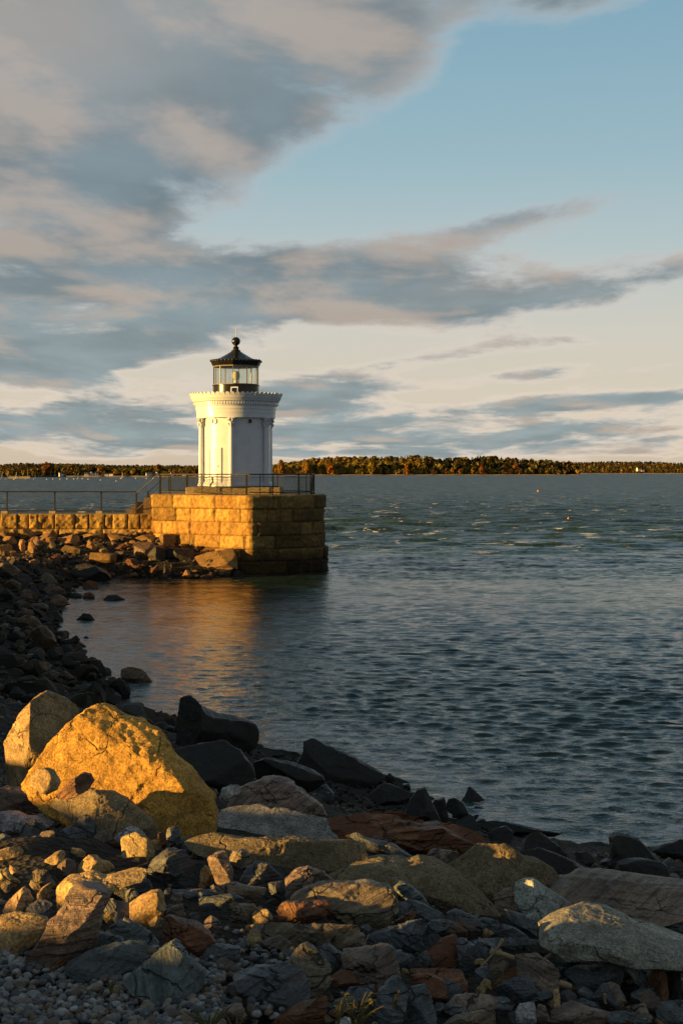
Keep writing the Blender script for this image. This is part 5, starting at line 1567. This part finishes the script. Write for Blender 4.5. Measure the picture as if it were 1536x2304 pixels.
def build_far():
    rng = np.random.default_rng(21)
    # island in the middle
    D = 2300
    top = [(585, 1052), (615, 1045), (650, 1040), (700, 1031), (760, 1029), (850, 1026), (900, 1026), (945, 1023), (985, 1033), (1010, 1030), (1080, 1025), (1140, 1029), (1180, 1032), (1240, 1035), (1288, 1040), (1300, 1052)]
    sky = np.array(top, float)
    land("island_hill", [(p, q + 17) for p, q in top], D, 60, 0)
    beach("island_beach", 590, 1300, D - 4, 1.6, 5)
    tr = []
    for row, (dd, lift) in enumerate(((4, 0.0), (14, .25), (28, .5), (45, .78), (62, 1.0))):
        for px in np.arange(588, 1300, 4.4):
            p = px + rng.uniform(-2.5, 2.5)
            sk = np.interp(p, sky[:, 0], sky[:, 1])
            h = rng.uniform(9, 14) * (0.75 if row == 0 else 1)
            ytop = sk + rng.uniform(-0.8, 3.2)
            ztop = CH - (ytop - HZ) / F * (D + 60)
            zb = max(1.0, (ztop - h) * lift) if row else 1.2
            f = (p - 615) / 675
            dark = rng.random() < (0.03 + 0.15 * lift if f < .30 else (0.30 + .3 * lift if f < .5 else (0.80 if row else 0.72)))
            if row == 4 and rng.random() < .30: dark = True
            kind = 'pine' if dark and rng.random() < .6 else 'round'
            tint = pick(rng, DARK, DARK, OLIV) if dark else (pick(rng, GOLD, GOLD, OLIV) if f < .5 else pick(rng, GOLD, RUST, RUST, OLIV))
            w = rng.uniform(8, 12.5) if kind == 'round' else rng.uniform(5, 7)
            tr.append((*at(p, HZ, D + dd)[:2], zb, h, w, kind, tint, 74))
    forest("island_woods", tr, "autumn woods of gold oaks and dark pines covering the island", 3)
    # shore beyond, at the right
    D = 4000
    top = [(1262, 1040), (1320, 1039), (1400, 1037.5), (1460, 1038), (1500, 1040), (1560, 1042), (1640, 1042)]
    sky = np.array(top, float)
    land("east_hill", [(p, q + 7) for p, q in top], D, 160, 0)
    beach("east_beach", 1270, 1640, D - 8, 2.6, 9)
    tr = []
    for dd, lift in ((6, 0), (40, .2), (70, .4), (100, .6), (130, .8), (160, 1.0)):
        for px in np.arange(1262, 1640, 3.6):
            p = px + rng.uniform(-2, 2)
            ztop = CH - (np.interp(p, sky[:, 0], sky[:, 1]) + rng.uniform(-.3, 2.2) - HZ) / F * (D + 160)
            h = rng.uniform(8, 12)
            zb = max(2.0, (ztop - h) * lift)
            tint = pick(rng, OLIV, OLIV, GOLD, RUST) if lift < .9 else pick(rng, OLIV, DARK)
            tr.append((*at(p, HZ, D + dd)[:2], zb, h, rng.uniform(7, 12), 'round', tint, 40))
    forest("east_woods", tr, "distant olive and gold woods on the low shore right of the island", 4)
    # town shore at the left, with a long wooded rise behind it
    top = [(-120, 1043), (0, 1044), (50, 1042), (110, 1042), (200, 1044), (300, 1046), (380, 1046.5), (460, 1047), (560, 1050)]
    sky = np.array(top, float); D = 2600
    land("west_hill", [(p, q + 5) for p, q in top], D, 260, 0)
    tr = []
    for dd, lift in ((10, .05), (70, .25), (120, .45), (170, .65), (220, .85), (260, 1.0)):
        for px in np.arange(-120, 560, 4.6):
            p = px + rng.uniform(-2.5, 2.5)
            ztop = CH - (np.interp(p, sky[:, 0], sky[:, 1]) + rng.uniform(-.6, 1.8) - HZ) / F * (D + 260)
            h = rng.uniform(6, 9); zb = max(1.5, (ztop - h) * lift)
            tint = pick(rng, DARK, OLIV, OLIV, RUST)
            tr.append((*at(p, HZ, D + dd)[:2], zb, h, rng.uniform(6, 10), 'round', tint, 32))
    forest("hill_woods", tr, "dull green and brown woods on the long ridge across the bay", 5)
    D = 1500
    land("town_shore", [(-60, 1071), (80, 1070), (150, 1069), (300, 1068.5), (460, 1069), (540, 1072)], D, 40, 0)
    beach("town_beach", 150, 460, D - 3, 1.5, 4)
    tr = []
    topf = [(-60, 1056), (40, 1055), (85, 1052), (110, 1049), (135, 1056), (160, 1052), (185, 1054), (225, 1051), (260, 1056), (300, 1051), (345, 1050), (380, 1056), (440, 1055), (520, 1062)]
    tf = np.array(topf, float)
    for dd in (6, 16, 28, 40):
        for px in np.arange(-60, 520, 7.5):
            p = px + rng.uniform(-3.5, 3.5)
            if dd < 20 and (128 < p < 150 or 187 < p < 232 or 236 < p < 258 or 328 < p < 364): continue
            zt = CH - (np.interp(p, tf[:, 0], tf[:, 1]) + rng.uniform(-1.5, 5) - HZ) / F * D
            h = rng.uniform(4.5, 7.5); zb = max(1.0, zt - h) if dd > 20 else 1.2
            tint = pick(rng, GOLD, OLIV, DARK, RUST, OLIV)
            tr.append((*at(p, HZ, D + dd)[:2], zb, min(h, zt - zb + 1), rng.uniform(4, 7), 'round', tuple(np.array(tint) * 0.8), 40))
    forest("shore_woods", tr, "orange and green trees crowding the town shore behind the houses", 6)
    # trees one can tell apart
    for i, a in enumerate((
        (108, 1044, 1069, 1510, 26, 'round', (0.17, 0.075, 0.025), "big round russet tree on the town shore near the moored yachts"),
        (160, 1050, 1069, 1510, 20, 'round', (0.24, 0.13, 0.03), "yellow-orange spreading tree left of the paired white houses"),
        (226, 1049, 1069, 1512, 14, 'round', (0.32, 0.18, 0.04), "bright golden tree rising directly behind the paired white houses"),
        (300, 1050, 1069, 1512, 22, 'round', (0.07, 0.06, 0.025), "dark olive tree on the town shore between house groups"),
        (356, 1047, 1069, 1514, 16, 'round', (0.20, 0.12, 0.03), "golden brown tree beside the houses closest to the lighthouse"),
        (632, 1036, 1068, 2296, 16, 'round', (0.30, 0.16, 0.03), "golden tree on the island tip just right of the lighthouse"),
        (690, 1036, 1068, 2296, 22, 'round', (0.33, 0.19, 0.035), "broad golden tree on the island shore above the pier railing end"),
        (744, 1044, 1068, 2296, 20, 'round', (0.34, 0.14, 0.02), "orange low tree on the island shore among golden ones"),
        (838, 1038, 1068, 2296, 22, 'round', (0.24, 0.18, 0.03), "yellow-green wide tree midway along the golden island trees"),
        (917, 1045, 1069, 2296, 14, 'round', (0.28, 0.11, 0.02), "single orange tree standing out before the dark pines"),
        (1160, 1040, 1062, 2310, 11, 'round', (0.30, 0.13, 0.03), "lone orange tree glowing inside the dark island pines"),
        (1084, 1046, 1068, 2296, 12, 'round', (0.22, 0.09, 0.025), "russet tree at the water edge of the dark island pines"),
        (846, 1025, 1062, 2362, 13, 'pine', (0.03, 0.035, 0.016), "pointed dark pine poking above the golden island trees"),
        (809, 1027, 1062, 2362, 13, 'pine', (0.035, 0.04, 0.018), "small dark pine on the island skyline left of the pointed one"),
        (740, 1031, 1062, 2362, 13, 'pine', (0.03, 0.036, 0.018), "short dark pine on the island skyline above the first golden trees"),
        (940, 1024, 1062, 2362, 14, 'pine', (0.028, 0.034, 0.016), "tallest dark pine at the top of the island"),
        (960, 1026, 1062, 2362, 14, 'pine', (0.03, 0.036, 0.016), "dark pine standing just right of the tallest island pine"),
        (1080, 1026, 1062, 2362, 13, 'pine', (0.03, 0.036, 0.016), "tallest pine on the island's second, right-hand rise"),
    )):
        one_tree(*a, 50 + i)
    # houses
    def house(px, py, wpx, hpx, D, rz, label, group="white houses on the far shore"):
        x, y, z = at(px, py, D); w = wpx / F * D; h = hpx / F * D; d = w * .7
        r = empty("house", (x, y, z), rz); tag(r, label, "house", group)
        b = MB(); hw = h * .6
        b.add([(-w/2, -d/2, -1.5), (w/2, -d/2, -1.5), (w/2, d/2, -1.5), (-w/2, d/2, -1.5), (-w/2, -d/2, hw), (w/2, -d/2, hw), (w/2, d/2, hw), (-w/2, d/2, hw), (-w/2, 0, h), (w/2, 0, h)],
              [(0, 1, 5, 4), (2, 3, 7, 6), (1, 2, 6, 9, 5), (3, 0, 4, 8, 7)])
        b.build("wall", M['housewall'], r)
        b = MB(); e = .04 * w
        for s_ in (-1, 1):
            b.add([(-w/2 - e, s_ * (d/2 + e), hw - e * .5), (w/2 + e, s_ * (d/2 + e), hw - e * .5), (w/2 + e, 0, h + .08), (-w/2 - e, 0, h + .08),
                   (-w/2 - e, s_ * (d/2 + e), hw - e * .5 - .25), (w/2 + e, s_ * (d/2 + e), hw - e * .5 - .25), (w/2 + e, 0, h - .15), (-w/2 - e, 0, h - .15)],
                  [(0, 1, 2, 3), (4, 5, 6, 7), (0, 1, 5, 4), (1, 2, 6, 5), (3, 0, 4, 7)])
        b.build("roof", M['houseroof'], r)
        for k in (-.25, .25):
            b = MB(); b.box((k * w, -d/2 - .02, hw * .55), (w * .14, .06, hw * .4)); b.build("window", M['darkhole'], r)
    for a in ((138, 1069, 9, 7, 1503, .5, "white house under yellow trees, leftmost on the far town shore"),
              (195, 1068.5, 9, 6, 1503, .2, "pale yellow-lit house left of the paired white houses"),
              (207, 1068, 8, 7, 1506, 1.2, "white gabled house, left one of a close pair on the shore"),
              (218, 1068, 7, 7, 1505, .3, "white house, right one of a close pair on the shore"),
              (240, 1069, 8, 4, 1503, .1, "low white house at the left of a long row"),
              (251, 1069, 9, 4.5, 1503, -.1, "long low white house right of the low one"),
              (335, 1068, 12, 6, 1503, .3, "widest white house on the far shore near the lighthouse"),
              (354, 1067, 7, 6, 1506, 1.0, "narrow white house right of the widest one"),
              (387, 1067, 6, 5, 1504, .4, "small white house half hidden behind the pier rail"),
              (416, 1068, 10, 5, 1504, .2, "white house against the lighthouse left wall"),
              (1434, 1059, 7, 8, 4003, .7, "tall white house on the distant right shore"),
              (1444, 1060, 8, 5, 4003, .2, "low grey-white house beside the tall one on the right shore"),
              (972, 1053, 16, 6, 2330, .2, "pale house showing through the island pines"),
              (988, 1053, 9, 5, 2330, -.2, "small pale annex right of the house in the island pines")):
        house(*a)
    # yachts
    def yacht(px, D, mast, hullpx, label, sailed=False, lean=0.0):
        x, y, _ = at(px, HZ, D)
        r = empty("sailboat", (x, y, 0), R(20 + px % 50)); r.rotation_euler = (0, lean, R(15 + px % 60))
        tag(r, label, "sailboat", "yachts moored across the bay")
        L = hullpx / F * D; H = mast / F * D; b = MB(); n = 9; vs = []; fs = []
        for i in range(n):
            f = i / (n - 1); bw = L * .15 * math.sin(math.pi * (0.12 + 0.80 * f)) ** .7 * (1 if f < .8 else (1 - f) / .2 * .9 + .1)
            for s_, z in ((-1, .11), (-.75, -.03), (.75, -.03), (1, .11)):
                vs.append(((f - .5) * L, s_ * bw, L * z + .0))
        for i in range(n - 1):
            for k in range(3): fs.append((i * 4 + k, i * 4 + k + 1, i * 4 + 5 + k, i * 4 + 4 + k))
            fs.append((i * 4 + 3, i * 4, i * 4 + 4, i * 4 + 7))
        fs += [(0, 1, 2, 3), tuple((n - 1) * 4 + k for k in (3, 2, 1, 0))]
        b.add(vs, fs); b.build("hull", M['sail'], r)
        b = MB(); b.box((-.05 * L, 0, .15 * L), (.35 * L, .17 * L, .09 * L)); b.build("cabin", M['sail'], r)
        b = MB(); b.tube([(.08 * L, 0, 0), (.08 * L, 0, H)], [.12, .07], 6); b.build("mast", M['mast'], r)
        b = MB(); b.tube([(.08 * L, 0, L * .22), (-.36 * L, 0, L * .20)], .16, 6); b.build("boom", M['mast'], r)
        if sailed:
            b = MB(); b.add([(.08 * L, 0, L * .24), (-.3 * L, .05, L * .24), (.08 * L, 0, H * .93), (.08 * L, .04, L * .24), (-.3 * L, .09, L * .24), (.08 * L, .04, H * .93)],
                            [(0, 1, 2), (5, 4, 3), (0, 3, 4, 1), (1, 4, 5, 2), (2, 5, 3, 0)])
            b.build("sail", M['sail'], r)
    yacht(4, 1000, 19, 9, "yacht with a tan sail raised, leftmost on the bay", True, .08)
    yacht(17, 1010, 22, 10, "white yacht with bare mast right of the sailing one")
    yacht(35, 960, 18, 10, "leaning white yacht closest to the pale floating docks", False, .16)
    yacht(62, 1040, 22, 10, "white yacht with the tallest upright mast before the dark shore")
    yacht(79, 1050, 11, 7, "small dark-masted yacht right of the tall-masted one")
    yacht(176, 1080, 13, 7, "yacht alone below the yellow trees with thin mast")
    yacht(275, 1100, 14, 10, "white yacht alone in front of the low house row")
    def dock(px, w, label):
        b = MB(); D = 1150; x, y, _ = at(px, HZ, D); L = w / F * D
        b.box((0, 0, .5), (L, 3, 1.4)); b.box((0, 0, 1.5), (L * .96, 2.6, .5))
        o = b.build("floating_dock", M['dock'], None, origin=(0, 0, 0)); o.location = (x, y, 0); tag(o, label, "dock", "floating docks")
    dock(31, 22, "pale floating dock, left of two off the town shore"); dock(56, 26, "pale floating dock, right of two off the town shore")
    # buoys
    def buoy(px, py, rpx, m, label, name="buoy", group=None):
        D = CH * F / (py - HZ); x = (px - 768) / F * D; r_ = rpx / F * D
        b = MB(); b.lathe([(0, -.6 * r_)] + [(r_ * math.sin(q), -r_ * .4 * math.cos(q)) for q in (.6, 1.0, 1.4)] + [(r_, .2 * r_), (r_ * .8, .7 * r_), (r_ * .35, 1.0 * r_), (r_ * .2, 1.5 * r_), (0, 1.55 * r_)], n=16)
        o = b.build(name, m, None, 40); o.location = (x, D, 0.1 * r_ + (0.22 if rpx > 2 else 0.05)); tag(o, label, "buoy", group)
    buoy(1210, 1108, 2.8, M['orange'], "orange buoy farthest out on the open water")
    buoy(1278, 1172, 2.8, M['orange'], "orange buoy floating nearer on the open water")
    buoy(756, 1201, 2.6, M['black'], "tiny black buoy just right of the pier")
    for i, (px, py) in enumerate(((106, 1079), (120, 1078.4), (136, 1078.6), (152, 1078), (167, 1078.4), (186, 1078), (199, 1079), (227, 1081), (262, 1083), (306, 1077), (330, 1077.5), (345, 1077.2))):
        buoy(px, py, 1.5, M['sail'], "small white mooring buoy on the bay before the town shore", "mooring_buoy", "white mooring buoys")
build_far()

# ------------------------------------------------------------------ weeds, sticks, leaves
def place(px, py, up=0.0):
    x, y, z = hit(px, py); return Vector((x, y, z + up))
def pt(px, py, Y): return Vector(((px - 768) / F * Y, Y, CH - (py - HZ) / F * Y))

def leaf_geo(b, base, d, L, w, rng, droop=.5):
    d = Vector(d).normalized(); side = d.cross(Vector((0, 0, 1)))
    if side.length < .1: side = Vector((1, 0, 0))
    side.normalize(); up = side.cross(d); n = 5; vs = []; fs = []
    roll = rng.uniform(-.7, .7)
    side = side * math.cos(roll) + up * math.sin(roll)
    for i in range(n + 1):
        f = i / n; c = base + d * (L * f) + Vector((0, 0, -droop * L * f * f))
        ww = w * math.sin(math.pi * min(.97, .12 + .88 * f)) ** .8
        vs += [tuple(c - side * ww), tuple(c + up * ww * .25), tuple(c + side * ww)]
    for i in range(n):
        k = i * 3; fs += [(k, k + 1, k + 4, k + 3), (k + 1, k + 2, k + 5, k + 4)]
    b.add(vs, fs)
def weed(px, py, Y, hpx, wpx, nst, label, seed, tilt=0.0, tint=M['weed']):
    rng = random.Random(seed); base = pt(px, py, Y)
    r = empty("weed_plant", base); tag(r, label, "weed", "weeds growing between the stones")
    H = hpx / F * Y; Wd = wpx / F * Y
    st = MB(); lf = MB()
    for i in range(nst):
        a = rng.uniform(-1, 1); dx = tilt * H + a * Wd / 2; dyy = rng.uniform(-.35, .35) * Wd
        top = Vector((dx, dyy, H * rng.uniform(.6, 1.0)))
        pts = [Vector((a * Wd * .08, 0, -.01)) .lerp(top, f) + Vector((0, 0, .12 * H * math.sin(f * 3.1))) for f in (0, .25, .5, .75, 1)]
        st.tube([tuple(p) for p in pts], [.004, .0035, .003, .0025, .0015], 5)
        for k in range(rng.randint(7, 10)):
            f = rng.uniform(.15, 1); j = min(int(f * 4), 3); p = pts[j].lerp(pts[j + 1], f * 4 - j)
            ang = rng.uniform(0, 6.28)
            leaf_geo(lf, p, (math.cos(ang), math.sin(ang) * .8, rng.uniform(.1, .9)), H * rng.uniform(.16, .30), H * rng.uniform(.03, .055), rng)
    st.build("stem", M['stem'], r, 60); lf.build("foliage", tint, r, 60)
yw = simple_mat("yellowing_leaf", (0.12, 0.125, 0.025), 0.6, 0, 0.5, 20, 0.002)
weed(800, 2300, 4.10, 62, 110, 9, "yellow-green weed with narrow leaves beside the grey standing slab", 1, .25, yw)
weed(760, 2296, 4.08, 52, 20, 3, "single pale weed shoot left of the yellow-green weed", 2)
weed(885, 2262, 4.25, 34, 60, 3, "thin yellow weed sprays lying against the grey standing slab", 5, .2, yw)
weed(470, 2306, 4.02, 36, 120, 8, "low broad-leaved green weed at the bottom edge beyond the pebbles", 3)
weed(530, 2310, 4.0, 34, 60, 5, "bright green weed just right of the low broad-leaved one", 6)
weed(250, 2224, 4.42, 26, 22, 3, "tiny green sprout among the pebbles before the striped grey slab", 4)

def stick(name, pts, r, m, label, cat):
    b = MB(); P = [pt(*p) for p in pts]; o = P[0]
    b.tube([tuple(p - o) for p in P], r, 8)
    ob = b.build(name, m, None, 50); ob.location = o; tag(ob, label, cat)
Ys = hit(1150, 2200)[1]
stick("driftwood_stick", [(1103, 2139, Ys - .10), (1113, 2143, Ys - .10), (1135, 2148, Ys - .09), (1158, 2157, Ys - .09), (1178, 2168, Ys - .10), (1184, 2174, Ys - .1)], [.013, .010, .009, .011, .012, .008], M['straw'],
      "short bent driftwood stick leaning on the mauve-grey stone", "stick")
stick("twig", [(1081, 2176, Ys - .14), (1105, 2150, Ys - .13), (1122, 2128, Ys - .12), (1130, 2114, Ys - .12)], [.003, .004, .005, .008], M['straw'], "thin pale twig crossing the pointed prism stone", "twig")
Y2 = hit(826, 2122)[1]
stick("straw", [(820, 2121, Y2 - .05), (825, 2112, Y2 - .05), (830, 2102, Y2 - .04)], [.003, .003, .002], M['straw'], "single straw stuck beside the blue-grey slate", "straw")
Y3 = hit(1273, 2222)[1]
stick("driftwood_peg", [(1257, 2212, Y3 - .06), (1270, 2216, Y3 - .06), (1284, 2220, Y3 - .06)], [.013, .015, .010], M['straw'], "stubby tan wood peg lying below the humped slate slab", "stick")
Y4 = hit(1361, 2258)[1]
stick("bone_chip", [(1361, 2258, Y4 - .04), (1359, 2246, Y4 - .04), (1360, 2236, Y4 - .04)], [.005, .006, .006], M['straw'], "small upright pale chip standing between the slates", "chip")
def dead(px, py, s, label, seed):
    rng = random.Random(seed); Y = hit(px, py)[1] - .06; b = MB()
    L = s / F * Y
    leaf_geo(b, Vector((-L / 2, 0, 0)), (1, -.2, .35), L, L * .28, rng, .2)
    leaf_geo(b, Vector((-L * .2, .004, .004)), (.6, -.5, .8), L * .7, L * .25, rng, .3)
    o = b.build("dead_leaf", M['deadleaf'], None, 60); o.location = pt(px, py, Y)
    sm = o.modifiers.new("t", 'SOLIDIFY'); sm.thickness = .0015
    tag(o, label, "leaf", "fallen orange leaves")
dead(1192, 2246, 34, "curled orange dead leaf right of the driftwood stick's foot", 1)
dead(1412, 2303, 18, "bright orange leaf at the bottom edge right of the weeds", 2)
# small yellow-white cluster stone
V, Fc = ico(4)
Yk = hit(1081, 2238)[1] - .03
p = pt(1081, 2229, Yk); P = V * (1 + 0.22 * vnoise(V * 3.1, 4)[:, None]) * np.array((11, 10, 10)) / F * Yk
o = np_obj("stone", P, Fc, M['granite'], None, True, None, tuple(p)); o.color = (.5, .36, .16, 1)
tag(o, "tiny knobbly cream stone perched above the flat grey rock by the bottom", "rock", "rocks of the near bank")
# seaweed-like wrack on the tan slab's near side is part of the stones' own look
print("script done", len(bpy.data.objects))
